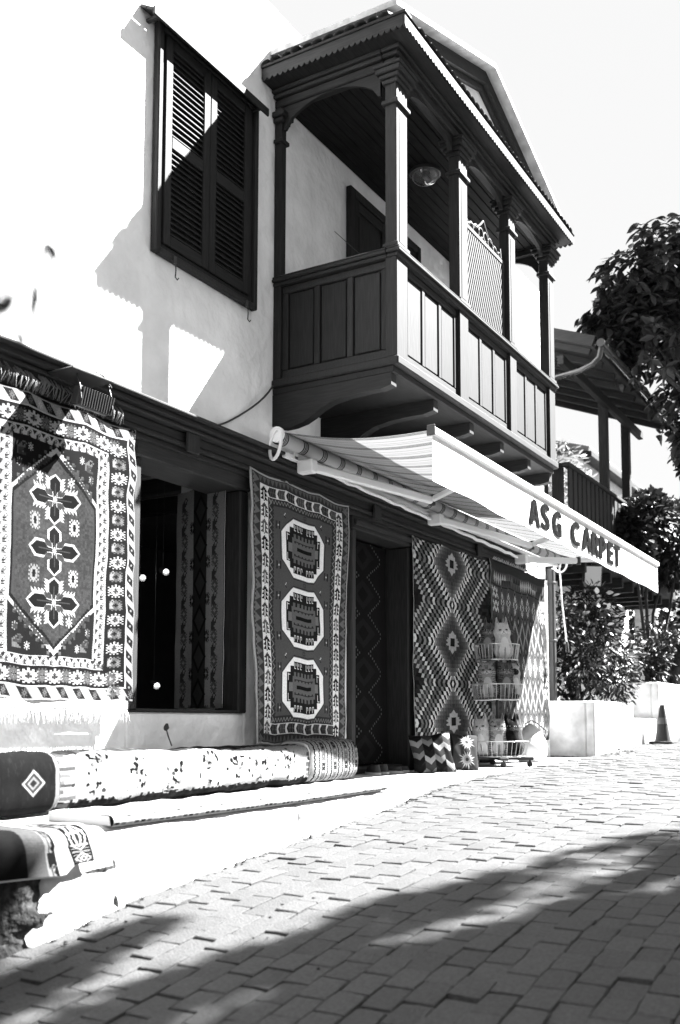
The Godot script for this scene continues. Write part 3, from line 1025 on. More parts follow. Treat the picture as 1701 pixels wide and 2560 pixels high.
func weave(im: Image, amount: float, sd: int) -> void:
	var r := RandomNumberGenerator.new()
	r.seed = sd
	var w := im.get_width()
	var d := im.get_data()
	for i in range(0, d.size(), 3):
		var y := (i / 3) / w
		var k := 1.0 + r.randf_range(-amount, amount) + (0.05 if y % 2 else -0.05)
		var v := clampi(int(d[i] * k), 0, 255)
		d[i] = v; d[i + 1] = v; d[i + 2] = v
	im.set_data(w, im.get_height(), false, Image.FORMAT_RGB8, d)

func cloth_mat(im: Image, sd: int, amount := 0.1, l := 1.0) -> StandardMaterial3D:
	weave(im, amount, sd)
	im.generate_mipmaps()
	var m := mat(l, 0.95, 0.15)
	m.albedo_texture = ImageTexture.create_from_image(im)
	m.texture_repeat = false
	m.heightmap_enabled = true
	m.heightmap_texture = m.albedo_texture
	m.heightmap_scale = 0.12
	return m

func blank(w: int, h: int, g: float) -> Image:
	var im := Image.create(w, h, false, Image.FORMAT_RGB8)
	im.fill(px(g))
	return im

const PALM := ["....#....", "..#.#.#..", "#.#####.#", ".###.###.", "####.####", ".##...##.", "#.##.##.#", ".#######.", "#..###..#", "..#.#.#.."]
const TREE := ["...#...", "..###..", ".#####.", "###.###", "..#.#..", ".##.##.", "###.###", "..#.#..", ".##.##.", "###.###", "...#..."]
const STAR := ["..#..", "#.#.#", ".###.", "##.##", ".###.", "#.#.#", "..#.."]
const HOOK := ["...##.", "..#..#", ".##.#.", "#####.", "####..", "###...", "####..", "#####."]
const HOUR := ["#...#", "##.##", ".###.", "..#..", ".###.", "##.##", "#...#"]
const H_SIGN := ["##..##", "##..##", "######", "##..##", "##..##"]
const BLOOM := [".#.#.#.", "#.###.#", ".#####.", "###.###", ".#...#.", "###.###", ".#####.", "#.###.#", ".#.#.#."]

# large rug: stepped hexagon, three cross flowers, floral borders
func print_flower_rug() -> Image:
	var W := 544
	var H := 720
	var im := blank(W, H, 0.13)
	var r := RandomNumberGenerator.new()
	r.seed = 5
	# outer guard: slanted light and dark pieces
	rect(im, 0, 0, W, H, 0.78)
	for s in 2:
		for k in 19:
			var y := k * 40.0 - 12
			var x := 3.0 if s == 0 else W - 23.0
			poly(im, [Vector2(x, y), Vector2(x + 20, y + 16), Vector2(x + 20, y + 36), Vector2(x, y + 20)], 0.15)
			disc(im, Vector2(x + 10, y + 18), 3.5, 0.7)
			disc(im, Vector2(x + 10, y + 38), 5, 0.97)
		for k in 10:
			var x := k * 58.0 - 10
			var y := 3.0 if s == 0 else H - 30.0
			poly(im, [Vector2(x, y), Vector2(x + 26, y), Vector2(x + 46, y + 26), Vector2(x + 20, y + 26)], 0.16)
			motif(im, Vector2(x + 24, y + 13), 3, 3, STAR, 0.5)
			motif(im, Vector2(x + 54, y + 13), 3, 3, STAR, 1.0)
	# main border
	rect(im, 25, 31, W - 50, H - 62, 0.95)
	rect(im, 28, 34, W - 56, H - 68, 0.11)
	for s in 2:
		for k in 9:
			var c := Vector2(62 if s == 0 else W - 62, 66 + k * 74)
			motif(im, c, 6.2, 3.4, PALM, 0.85 + 0.1 * r.randf())
			motif(im, c, 3, 2.2, STAR, 0.35)
			motif(im, c + Vector2(0, 37), 6.5, 3.2, BLOOM, 0.42)
			motif(im, c + Vector2(-14, 34), 3, 3, HOOK, 0.7)
			motif(im, c + Vector2(14, 40), 2.6, 2.6, STAR, 0.6)
		for k in 5:
			var c := Vector2(120 + k * 78, 57 if s == 0 else H - 57)
			motif(im, c, 6.6, 3.6, PALM, 0.86)
			motif(im, c, 3, 2.4, STAR, 0.35)
			motif(im, c + Vector2(39, 0), 5, 3.8, BLOOM, 0.42)
			motif(im, c + Vector2(39, 2), 2.4, 2.4, STAR, 0.62)
	# inner guard with zigzag and hooks
	rect(im, 98, 80, W - 196, H - 160, 0.9)
	for s in 2:
		for k in 22:
			var y := 96.0 + k * 24.5
			var x := 102.0 if s == 0 else W - 134.0
			for j in 4: poly(im, [Vector2(x + 2, y + j * 3.5), Vector2(x + 16 - j * 3.5, y + 3 + j * 3.5), Vector2(x + 2, y + 6 + j * 3.5)], 0.16)
			motif(im, Vector2(x + 23, y + 15), 2.6, 2.4, HOOK, 0.24)
		for k in 13:
			var x := 120.0 + k * 25.5
			var y := 82.0 if s == 0 else H - 104.0
			poly(im, [Vector2(x, y + 2), Vector2(x + 14, y + 2), Vector2(x + 7, y + 13)], 0.17)
			motif(im, Vector2(x + 19, y + 14), 2.2, 2, HOOK, 0.26)
	for d in [97, 134]:
		for k in 150:
			rect(im, d, 82 + k * 3.8, 2.4, 2, 0.2)
			rect(im, W - d - 2, 82 + k * 3.8, 2.4, 2, 0.2)
	# field
	var fx := 138.0
	var fy := 104.0
	var fw := W - 276.0
	var fh := H - 208.0
	rect(im, fx, fy, fw, fh, 0.14)
	var cx := W * 0.5
	var hexa := func(grow: float) -> Array:
		return [Vector2(cx, fy + 16 - grow), Vector2(fx + fw - 4 + grow * 0.4, fy + 130 - grow * 0.5), Vector2(fx + fw - 4 + grow * 0.4, fy + fh - 130 + grow * 0.5), Vector2(cx, fy + fh - 16 + grow), Vector2(fx + 4 - grow * 0.4, fy + fh - 130 + grow * 0.5), Vector2(fx + 4 - grow * 0.4, fy + 130 - grow * 0.5)]
	poly(im, hexa.call(14.0), 0.93)
	for m in 4:
		var sx := -1.0 if m % 2 else 1.0
		var sy := -1.0 if m / 2 else 1.0
		for k in 15:
			var t := k / 15.0
			var p := Vector2(cx + sx * (10 + t * (fw * 0.5 - 14)), H * 0.5 + sy * (fh * 0.5 - 14 - t * 112))
			rect(im, p.x - 4, p.y + sy * 14 - 4, 8, 8, 0.45 if k % 2 else 0.12)
			rect(im, p.x - 5, p.y - 4, 9, 8, 0.97)
		var c := Vector2(cx + sx * (fw * 0.5 - 30), H * 0.5 + sy * (fh * 0.5 - 30))
		motif(im, c, 5, 4, HOOK, 0.5)
		motif(im, c + Vector2(-sx * 26, sy * 8), 3, 3, STAR, 0.85)
		motif(im, c + Vector2(sx * 8, -sy * 34), 3, 3, STAR, 0.75)
	poly(im, hexa.call(0.0), 0.1)
	poly(im, hexa.call(-14.0), 0.3)
	for y in range(int(fy + 30), int(fy + fh - 30), 6):
		for x in range(int(fx + 18), int(fx + fw - 18), 6):
			if im.get_pixel(x, y).r > 0.28: rect(im, x, y, 6, 6, 0.25 + 0.09 * r.randf())
	for i in 3:
		var c := Vector2(cx, H * 0.5 + (i - 1) * 126.0)
		for g in [[1.18, 0.96], [0.86, 0.1], [0.3, 0.3]]:
			for k in 4:
				var d := Vector2.from_angle(k * PI / 2)
				var n := d.orthogonal()
				var l: float = (78.0 if k % 2 == 0 else 60.0) * (0.75 + 0.25 * g[0])
				var w: float = 19.0 * g[0]
				if g[0] < 0.5:
					line(im, c + d * 8, c + d * l * 0.8, 3, g[1])
					continue
				poly(im, [c - d * 2 + n * w * 0.28, c + d * l * 0.3 + n * w * 0.35, c + d * l * 0.42 + n * w, c + d * l * 0.76 + n * w, c + d * l, c + d * l * 0.76 - n * w, c + d * l * 0.42 - n * w, c + d * l * 0.3 - n * w * 0.35, c - d * 2 - n * w * 0.28], g[1])
				if g[0] > 1.0 and i != 1:
					for q in 4:
						for sgn in [-1.0, 1.0]:
							var b: Vector2 = c + d * l * (0.4 + q * 0.12) + n * sgn * w * 0.95
							poly(im, [b - d * 5, b + d * 7 + n * sgn * 11, b + d * 5], g[1])
		motif(im, c, 2.6, 2.6, STAR, 0.95)
		if i < 2:
			for sgn in [-1.0, 1.0]:
				motif(im, c + Vector2(sgn * 62, 63), 4.2, 4.6, BLOOM, 0.9 if sgn > 0 else 0.7)
				rect(im, c.x + sgn * 62 - 4, c.y + 54, 8, 18, 0.12)
	for s in [-1.0, 1.0]:
		for t in [-1.0, 1.0]:
			var c := Vector2(cx + s * 48, H * 0.5 + t * 172)
			motif(im, c, 4, 4, STAR, 0.9)
	return im

# runner: three white octagon medallions, tree border
func print_medallion_rug() -> Image:
	var W := 420
	var H := 580
	var im := blank(W, H, 0.31)
	rect(im, 0, 0, W, H, 0.6)
	rect(im, 5, 4, W - 10, H - 8, 0.2)
	for k in 60:
		rect(im, 9, 6 + k * 9.6, 2, 5, 0.5)
		rect(im, W - 11, 6 + k * 9.6, 2, 5, 0.5)
	for k in 25:
		var y := 6 + k * 23.0
		for s in [[12.0, 34.0], [W - 12.0, W - 34.0]]:
			poly(im, [Vector2(s[0], y), Vector2(s[1], y + 11), Vector2(s[0], y + 22)], 0.38)
	for k in 24:
		var x := 30 + k * 15.5
		poly(im, [Vector2(x, 6), Vector2(x + 8, 20), Vector2(x + 15, 6)], 0.33)
		poly(im, [Vector2(x, H - 6), Vector2(x + 8, H - 20), Vector2(x + 15, H - 6)], 0.33)
	rect(im, 36, 22, W - 72, H - 44, 0.83)
	for k in 15:
		var y := 42 + k * 36.0
		motif(im, Vector2(51, y), 3.7, 3.0, TREE, 0.12 + 0.1 * (k % 3))
		motif(im, Vector2(W - 51, y), 3.7, 3.0, TREE, 0.12 + 0.1 * ((k + 1) % 3))
	for k in 8:
		for e in [[34.0, 1.0], [H - 34.0, -1.0]]:
			var c := Vector2(82 + k * 37.0, e[0])
			poly(im, [c + Vector2(-17, 0), c + Vector2(-10, -10), c + Vector2(17, -10), c + Vector2(12, 0), c + Vector2(17, 10), c + Vector2(-10, 10)], 0.15 + 0.09 * (k % 2))
			for q in 4: line(im, c + Vector2(-8 + q * 7, -11), c + Vector2(-6 + q * 7, 11), 1.2, 0.5)
	rect(im, 66, 46, W - 132, H - 92, 0.19)
	for k in 30:
		var y := 48 + k * 16.2
		for s in [[69.0, 80.0], [W - 69.0, W - 80.0]]:
			line(im, Vector2(s[0], y), Vector2(s[1], y + 8), 2.2, 0.52)
			line(im, Vector2(s[1], y + 8), Vector2(s[0], y + 16), 2.2, 0.52)
	for k in 22:
		var x := 70 + k * 12.6
		for e in [[49.0, 58.0], [H - 49.0, H - 58.0]]:
			line(im, Vector2(x, e[0]), Vector2(x + 6, e[1]), 2, 0.5)
			line(im, Vector2(x + 6, e[1]), Vector2(x + 12, e[0]), 2, 0.5)
	rect(im, 84, 62, W - 168, H - 124, 0.3)
	for k in 60:
		rect(im, 84, 62 + k * 7.6, 1.5, 4, 0.12)
		rect(im, W - 86, 62 + k * 7.6, 1.5, 4, 0.12)
	for i in 3:
		var c := Vector2(W * 0.5, 146 + i * 155.0)
		var a := 92.0
		var b := 66.0
		for g in [[1.06, 0.14], [1.03, 0.36], [1.0, 0.9]]:
			poly(im, [c + Vector2(-a * g[0], -b * 0.47), c + Vector2(-a * 0.5, -b * g[0]), c + Vector2(a * 0.5, -b * g[0]), c + Vector2(a * g[0], -b * 0.47), c + Vector2(a * g[0], b * 0.47), c + Vector2(a * 0.5, b * g[0]), c + Vector2(-a * 0.5, b * g[0]), c + Vector2(-a * g[0], b * 0.47)], g[1])
		rect(im, c.x - 46, c.y - 56, 92, 112, 0.12)
		rect(im, c.x - 60, c.y - 46, 120, 92, 0.12)
		rect(im, c.x - 74, c.y - 32, 148, 64, 0.12)
		for sx in [-1.0, 1.0]:
			for sy in [-1.0, 1.0]:
				for k in 3:
					var o := c + Vector2(sx * (14 + k * 13), sy * 47)
					rect(im, o.x - 4, o.y - 7, 2, 14, 0.85)
					rect(im, o.x - 4, o.y - sy * 6 - 1, 7, 2, 0.85)
					rect(im, o.x + 2, o.y - 6, 2, 7, 0.85)
				var h := c + Vector2(sx * 66, sy * 22)
				rect(im, h.x - 4, h.y - 8, 2, 16, 0.85)
				rect(im, h.x - 4, h.y + sy * 6, 9, 2, 0.85)
		rect(im, c.x - 66, c.y - 10, 132, 20, 0.42)
		rect(im, c.x - 52, c.y - 24, 104, 48, 0.36)
		for sy in [-1.0, 1.0]:
			for k in 6:
				rect(im, c.x - 46 + k * 16, c.y + sy * 27 - 6, 9, 12, 0.36)
				rect(im, c.x - 44 + k * 16, c.y + sy * 14 - 2, 5, 4, 0.14)
			rect(im, c.x - 44, c.y + sy * 16 - 1, 88, 2, 0.14)
		rect(im, c.x - 34, c.y - 4, 68, 8, 0.08)
		for sx in [-1.0, 1.0]:
			for sy in [-1.0, 1.0]:
				motif(im, c + Vector2(sx * 106, sy * 44), 3.2, 3.6, H_SIGN, 0.16)
				rect(im, c.x + sx * 106 - 2, c.y + sy * 44 - 2, 5, 4, 0.75)
			motif(im, c + Vector2(sx * 78, -70), 3, 3, [".#", "#."], 0.8)
			motif(im, c + Vector2(sx * 78, -64), 3, 3, ["#.", ".#"], 0.1)
		motif(im, c + Vector2(0, -78), 2.2, 2.2, BLOOM, 0.22)
	return im

# kilim: columns of stepped diamonds in chequered bands
func print_diamond_kilim() -> Image:
	var W := 360
	var H := 430
	var im := blank(W, H, 0.2)
	var cw := 10.7
	var ch := 7.85
	var bands := [0.08, 0.78, 0.1, 0.44, 0.1, 0.38, 0.08, 0.74, 0.12, 0.42, 0.16, 0.6, 0.1]
	var r := RandomNumberGenerator.new()
	r.seed = 9
	var jit := []
	for i in 4000: jit.append(r.randf_range(-0.05, 0.05))
	var tops := [112.0, 269.0, 426.0, -45.0]
	for y in H:
		var fr := fposmod((y - 112.0) / ch, 1.0)
		var row := int(floor((y - 112.0) / ch))
		var m := posmod(row, 20)
		var near := mini(m, 19 - m)
		var lean := (fr - 0.5) * (1.0 if m < 10 else -1.0) * 0.5
		for x in W:
			var s := absf(x - 168.0) / cw
			var k := s - near * 0.86 + lean
			var g := 0.2
			if absf(k) < 0.17: g = 0.95
			elif k > 0:
				g = bands[mini(int(k), 12)] + jit[(int(k) * 97 + row * 31 + (17 if x > 168 else 0)) % 4000]
			else:
				var d := -k
				g = [0.5, 0.36, 0.3, 0.25, 0.22, 0.24, 0.2, 0.17, 0.16, 0.22, 0.2][mini(int(d), 10)]
				var mid := 9.5 - (m + fr)
				if absf(mid) < 1.0 and s > 0.9 and s < 2.4 + 0.4 * sin(fr * TAU): g = 0.6
				if absf(mid) > 1.0 and absf(mid) < 2.0 and s < 1.5: g = 0.62
				if absf(mid) >= 2.0 and absf(mid) < 3.0 and s < 3.0 - absf(mid): g = 0.62
				if absf(mid) < 1.0 and s < 0.9: g = 0.1
				g += jit[(row * 53 + int(s * 2)) % 4000] * 0.5
			im.set_pixel(x, y, px(clampf(g, 0.03, 1)))
	return im

# kilim: rows of outlined diamonds, hourglass border
func print_lattice_kilim() -> Image:
	var W := 400
	var H := 440
	var im := blank(W, H, 0.28)
	rect(im, 0, 0, W, 22, 0.22)
	for k in 24:
		poly(im, [Vector2(26 + k * 15, 24), Vector2(33 + k * 15, 40), Vector2(19 + k * 15, 40)], [0.72, 0.72, 0.4, 0.2][(k / 3) % 4])
		poly(im, [Vector2(26 + k * 15, 56), Vector2(33 + k * 15, 40), Vector2(19 + k * 15, 40)], [0.7, 0.2, 0.35, 0.7][(k / 4) % 4])
	rect(im, 0, 58, W, 2, 0.1)
	for j in 11:
		for s in [24.0, W - 24.0]:
			motif(im, Vector2(s - 9, 78 + j * 34), 3.6, 4.0, HOUR, 0.78 if (j / 2) % 3 == 0 else (0.2 if (j / 2) % 3 == 1 else 0.5))
			motif(im, Vector2(s + 9, 78 + j * 34), 3.6, 4.0, HOUR, 0.78 if (j / 2) % 3 == 0 else (0.2 if (j / 2) % 3 == 1 else 0.5))
	for j in 9:
		for i in 7:
			var c := Vector2(74 + i * 46 + (0 if j % 2 == 0 else 0), 96 + j * 76)
			var look := j % 2
			var tones := [[0.45, 0.09, 0.75, 0.12], [0.6, 0.6, 0.27, 0.24]]
			var tn: Array = tones[look]
			for g in [[23.0, 40.0, tn[0]], [20.0, 36.0, tn[1]], [15.0, 28.0, tn[2]]]:
				poly(im, [c + Vector2(0, -g[1]), c + Vector2(g[0], 0), c + Vector2(0, g[1]), c + Vector2(-g[0], 0)], g[2])
			motif(im, c, 3.2, 4.6, STAR, tn[3])
			var q := c + Vector2(23, 38)
			poly(im, [q + Vector2(0, -16), q + Vector2(9, 0), q + Vector2(0, 16), q + Vector2(-9, 0)], 0.16)
			poly(im, [q + Vector2(0, -8), q + Vector2(4, 0), q + Vector2(0, 8), q + Vector2(-4, 0)], 0.55)
	return im

# dark rug: dotted zigzags making diamonds
func print_door_rug() -> Image:
	var W := 200
	var H := 400
	var im := blank(W, H, 0.13)
	for i in 6:
		var y := i * 70.0 - 10
		for s in [-1.0, 1.0]:
			for k in 8:
				var t := k / 8.0
				for h in 2:
					var yy := y + (t * 35.0 if h == 0 else 70.0 - t * 35.0)
					rect(im, 100 + s * (18 + t * 62), yy, 4, 4, 0.42)
		poly(im, [Vector2(100, y + 8), Vector2(150, y + 35), Vector2(100, y + 62), Vector2(50, y + 35)], 0.17)
		poly(im, [Vector2(100, y + 20), Vector2(122, y + 35), Vector2(100, y + 50), Vector2(78, y + 35)], 0.12)
	return im

func print_runner() -> Image:
	var im := blank(160, 480, 0.17)
	for s in [6.0, 108.0]:
		rect(im, s - 6, 0, 56, 480, 0.5)
		for k in 9:
			motif(im, Vector2(s + 21, 30 + k * 54), 3, 4, HOOK, 0.2)
			motif(im, Vector2(s + 21, 56 + k * 54), 3, 3, BLOOM, 0.3)
	for k in 6:
		var c := Vector2(80, 50 + k * 80)
		poly(im, [c + Vector2(0, -36), c + Vector2(24, 0), c + Vector2(0, 36), c + Vector2(-24, 0)], 0.07)
		poly(im, [c + Vector2(0, -26), c + Vector2(17, 0), c + Vector2(0, 26), c + Vector2(-17, 0)], 0.2)
		motif(im, c + Vector2(-26, 36), 2.4, 3, BLOOM, 0.08)
		motif(im, c + Vector2(26, 36), 2.4, 3, BLOOM, 0.08)
	return im

# ------------------------------------------------------------------ hung rugs
# corners: top left, top right, bottom right, bottom left
func hung(called: String, label: String, category: String, im: Image, l: float, sd: int, c: Array, wave: float, thick := 0.012, noise_amount := 0.1, nrm := Vector3.BACK) -> Node3D:
	var base: Vector3 = (c[2] + c[3]) * 0.5
	var o := thing(called, label, category, base, 0.0, "rugs hung on the shop front")
	var f := FastNoiseLite.new()
	f.seed = sd
	f.frequency = 0.8
	var shape := func(u: float, v: float) -> Vector3:
		var p: Vector3 = c[0].lerp(c[1], u).lerp(c[3].lerp(c[2], u), v)
		var e := f.get_noise_2d(v * 6.0, 10.0 if u < 0.5 else 50.0) * wave * 1.2 * absf(u - 0.5) * 2.0
		p += (c[1] - c[0]).normalized() * e
		p.y -= wave * 0.9 * absf(sin(u * PI * 3.0)) * (1.0 - v) - wave * 0.8 * f.get_noise_2d(u * 5.0, 80.0) * v
		return p + nrm * (f.get_noise_2d(u * 3.0, v * 2.0) * wave + wave * 0.6 * sin(u * 11.0 + v * 2.0) * v)
	var st := mb(false)
	sheet(st, 24, 28, shape, nrm)
	part("pile", st, cloth_mat(im, sd, noise_amount, l), o)
	# back cloth and the bound edge give the rug its thickness
	st = mb(false)
	sheet(st, 24, 28, func(u: float, v: float) -> Vector3: return shape.call(u, v) - nrm * thick, -nrm)
	var ring := []
	for i in 25: ring.append([i / 24.0, 0.0])
	for i in 29: ring.append([1.0, i / 28.0])
	for i in 25: ring.append([1.0 - i / 24.0, 1.0])
	for i in 29: ring.append([0.0, 1.0 - i / 28.0])
	for i in ring.size() - 1:
		var a: Vector3 = shape.call(ring[i][0], ring[i][1])
		var b: Vector3 = shape.call(ring[i + 1][0], ring[i + 1][1])
		quad(st, a, b, b - nrm * thick, a - nrm * thick, (a + b) * 0.5 - (c[0] + c[2]) * 0.5)
	part("backing", st, M.fringe, o)
	return o

func fringe(o: Node3D, a: Vector3, b: Vector3, n: int, long: float, down := Vector3.DOWN, m: Material = null, top_cloth := 0.0) -> void:
	var st := mb(false)
	if top_cloth > 0.0:
		box(st, Vector3(0, -top_cloth, -0.008), Vector3(a.distance_to(b), 0, 0.002), 0.0, Transform3D(Basis((b - a).normalized(), Vector3.UP, Vector3.BACK), a))
	for i in n:
		var t := (i + rng.randf()) / n
		var p := a.lerp(b, t) + down * top_cloth * 0.9
		var l := long * rng.randf_range(0.7, 1.1)
		var q := p + down * l + Vector3(rng.randfn(0, 0.012), 0, rng.randf_range(-0.005, 0.015))
		tube(st, [p, (p + q) * 0.5 + Vector3(rng.randfn(0, 0.006), 0, 0.004), q], [0.0035, 0.003, 0.0015], 4, false)
	var f := part("fringe", st, m if m else M.fringe, o)
	f.set_meta("kind", "stuff")

func rugs() -> void:
	var o := hung("flower_rug", "large rug with three pale cross flowers in a stepped hexagon, beside the shop window", "rug", print_flower_rug(), 0.24, 41, [Vector3(3.53, 1.905, 0.12), Vector3(4.906, 1.914, 0.12), Vector3(4.914, 0.125, 0.12), Vector3(3.55, 0.125, 0.12)], 0.022, 0.014, 0.16)
	fringe(o, Vector3(3.56, 0.125, 0.118), Vector3(4.88, 0.125, 0.118), 170, 0.085, Vector3.DOWN, null, 0.06)
	var g := mb(false)
	for i in 130:
		var x := rng.randf_range(3.6, 4.75)
		var y := 1.93 + rng.randf_range(0, 0.03)
		tube(g, [Vector3(x, y + 0.07, 0.125), Vector3(x + rng.randfn(0, 0.012), y + 0.03, 0.16), Vector3(x + rng.randfn(0, 0.015), y - 0.03, 0.13)], [0.004, 0.004, 0.002], 4, false)
	part("folded_fringe", g, M.leaf_pale, o).set_meta("kind", "stuff")
	hung("medallion_rug", "long rug with three white octagon medallions and a tree border, right of the shop window", "rug", print_medallion_rug(), 0.85, 42, [Vector3(6.2, 1.957, 0.11), Vector3(7.73, 1.934, 0.11), Vector3(7.56, -0.2, 0.16), Vector3(6.24, -0.17, 0.16)], 0.024)
	hung("diamond_kilim", "dark kilim of chequered stepped diamonds with white zigzag outlines, right of the shop door", "rug", print_diamond_kilim(), 0.85, 43, [Vector3(9.03, 1.88, 0.085), Vector3(11.03, 1.9, 0.085), Vector3(11.05, -0.46, 0.1), Vector3(9.03, -0.46, 0.1)], 0.022, 0.006)
	o = hung("lattice_kilim", "half sunlit kilim with rows of outlined diamonds at the right end of the shop", "rug", print_lattice_kilim(), 0.6, 44, [Vector3(11.03, 1.935, 0.10), Vector3(12.96, 1.915, 0.10), Vector3(12.97, -0.24, 0.13), Vector3(11.06, -0.24, 0.13)], 0.028, 0.006)
	fringe(o, Vector3(11.1, -0.24, 0.125), Vector3(12.95, -0.24, 0.125), 110, 0.07)
	fringe(o, Vector3(11.1, 1.93, 0.105), Vector3(12.95, 1.915, 0.105), 90, 0.045, Vector3(0, 0.8, 0.3))
	o.position.z += 0.0
	var rod := thing("rug_pole", "thin white pole at the right edge of the half sunlit kilim", "pole", Vector3(13.02, FLOOR, 0.1))
	part("rod", tubed([Vector3(13.02, FLOOR, 0.1), Vector3(13.01, 1.9, 0.1)], 0.017, 8), M.white_metal, rod)
	o = hung("door_rug", "dark rug with dotted zigzag diamonds hanging in the shop doorway", "rug", print_door_rug(), 0.35, 45, [Vector3(7.97, 1.74, -0.16), Vector3(8.9, 1.74, -0.16), Vector3(8.9, -0.4, -0.13), Vector3(7.97, -0.4, -0.13)], 0.01, 0.008)
	o = hung("window_runner", "narrow dark runner with pale patterned borders hanging inside the shop window", "rug", print_runner(), 0.75, 46, [Vector3(6.22, 1.83, -0.62), Vector3(6.15, 1.86, -0.09), Vector3(6.15, 0.1, -0.09), Vector3(6.22, 0.1, -0.62)], 0.008, 0.008, 0.1, Vector3(-1, 0, 0.12))

# ------------------------------------------------------------------ rolled carpets and kilims on the terrace
func rolls() -> void:
	# spotted long roll
	var im := blank(512, 256, 0.86)
	var r := RandomNumberGenerator.new()
	r.seed = 14
	for k in 7:
		for i in 19:
			var p := Vector2(70 + k * 62 + r.randfn(0, 13), fposmod(r.randf_range(-27, 34), 256.0))
			disc(im, p, r.randf_range(1.2, 3.4), [0.06, 0.1, 0.14, 0.3, 0.6][r.randi() % 5], r.randf_range(1.4, 4.2))
			if i % 6 == 0:
				var q := p + Vector2(r.randfn(0, 6), r.randfn(0, 5))
				line(im, p, q, 2.5, 0.1)
				line(im, q, q + Vector2(r.randfn(0, 5), r.randfn(0, 5)), 2.5, 0.1)
	for y in [[40.0, 70.0, 0.32], [205.0, 227.0, 0.15], [122.0, 134.0, 0.3]]:  # mottled bands: brown pile backing, with underside shade painted into the low front one
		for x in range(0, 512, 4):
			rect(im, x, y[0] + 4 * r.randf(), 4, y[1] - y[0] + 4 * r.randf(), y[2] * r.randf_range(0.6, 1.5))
	for k in 30:
		rect(im, 0, k * 9, 22 + (k % 3) * 9, 5, 0.25 + 0.4 * r.randf())
		rect(im, 490 + r.randf_range(0, 10), k * 9, 14, 6, 0.15 + 0.5 * r.randf())
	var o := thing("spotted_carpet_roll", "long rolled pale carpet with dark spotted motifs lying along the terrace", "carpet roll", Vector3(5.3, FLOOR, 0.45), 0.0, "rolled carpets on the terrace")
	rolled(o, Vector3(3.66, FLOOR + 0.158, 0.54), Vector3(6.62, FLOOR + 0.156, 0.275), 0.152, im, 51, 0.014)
	# dark roll on the left
	im = blank(256, 256, 0.12)
	for i in 1500: rect(im, r.randf_range(0, 256), r.randf_range(0, 256), 1, r.randf_range(3, 9), 0.1 + 0.12 * r.randf())
	for y in [2.0, 258.0, 128.0]:
		for c in [Vector2(216, y), Vector2(70, y)]:
			for g in [[17.0, 0.85], [13.0, 0.3], [9.0, 0.7], [5.0, 0.2]]:
				poly(im, [c + Vector2(-g[0], 0), c + Vector2(0, -g[0]), c + Vector2(g[0], 0), c + Vector2(0, g[0])], g[1])
	rect(im, 249, 0, 7, 256, 0.7)
	for k in 30: motif(im, Vector2(r.randf_range(0, 240), 110 + r.randfn(0, 6)), 2, 2, STAR, 0.75)
	o = thing("dark_carpet_roll", "thick dark rolled carpet with a small pale diamond, at the left end of the terrace", "carpet roll", Vector3(3.3, FLOOR, 0.56), 0.0, "rolled carpets on the terrace")
	rolled(o, Vector3(2.5, FLOOR + 0.168, 0.65), Vector3(3.74, FLOOR + 0.165, 0.545), 0.161, im, 52, 0.006)
	# striped bolster
	im = blank(256, 256, 0.85)
	for s in 12:
		var x := 12 + s * 20.5
		if s % 3 == 2:
			line(im, Vector2(x - 8, 0), Vector2(x - 8, 256), 2, 0.2)
			line(im, Vector2(x + 8, 0), Vector2(x + 8, 256), 2, 0.2)
			for k in 14: motif(im, Vector2(x, 9 + k * 18.3), 1.9, 1.6, BLOOM, 0.1 if k % 3 else 0.5)
		else:
			for k in 32:
				line(im, Vector2(x - 4, k * 8), Vector2(x + 3, k * 8 + 4), 3, 0.1)
				line(im, Vector2(x + 3, k * 8 + 4), Vector2(x - 4, k * 8 + 8), 3, 0.1)
			line(im, Vector2(x + 9, 0), Vector2(x + 9, 256), 1.2, 0.6)
	o = thing("striped_bolster", "white bolster with dark woven stripes at the right end of the spotted roll", "bolster", Vector3(6.95, FLOOR, 0.24))
	rolled(o, Vector3(6.56, FLOOR + 0.172, 0.29), Vector3(7.4, FLOOR + 0.172, 0.22), 0.172, im, 53, 0.004, true)
	# striped kilim draped over the terrace edge
	im = blank(256, 192, 0.2)
	for s in [[0, 60, 0.3], [60, 50, 0.12], [110, 36, 0.4], [146, 32, 0.1], [178, 22, 0.38], [200, 2, 0.6], [202, 9, 0.1], [211, 15, 0.85], [226, 24, 0.08], [250, 6, 0.85]]:
		rect(im, s[0], 0, s[1], 192, s[2])
	for y in [40.0, 112.0, 176.0]:
		for g in [[10.0, 28.0, 0.85], [8.0, 22.0, 0.1], [5.0, 14.0, 0.8], [2.5, 7.0, 0.15]]:
			var c := Vector2(238, y)
			poly(im, [c + Vector2(-g[0], 0), c + Vector2(0, -g[1]), c + Vector2(g[0], 0), c + Vector2(0, g[1])], g[2])
		for k in 6: rect(im, 228, y - 30 + k * 12, 20, 2, 0.75)
		motif(im, Vector2(206, y), 1.4, 4, HOOK, 0.6)
	o = thing("striped_kilim", "dark striped kilim draped over the left edge of the terrace", "rug", Vector3(3.2, FLOOR, 1.1))
	var st := mb(false)
	var drape := func(u: float, v: float) -> Vector3:
		var x := lerpf(2.0, 3.3, u) + 0.05 * v
		var e := lut(KERB, x)
		var s := v * 1.0
		var w := 0.008 * sin(u * 17.0 + v * 5.0)
		if s < 0.5: return Vector3(x, FLOOR + 0.022 + w, e - 0.55 + s)
		if s < 0.62:
			var a := (s - 0.5) / 0.12 * PI / 2
			return Vector3(x, FLOOR + 0.022 - 0.08 * (1 - cos(a)) + w, e - 0.05 + 0.09 * sin(a))
		var long := 0.30 - 0.12 * smoothstep(0.84, 0.9, u) - 0.22 * clampf(0.84 - u, 0, 1)
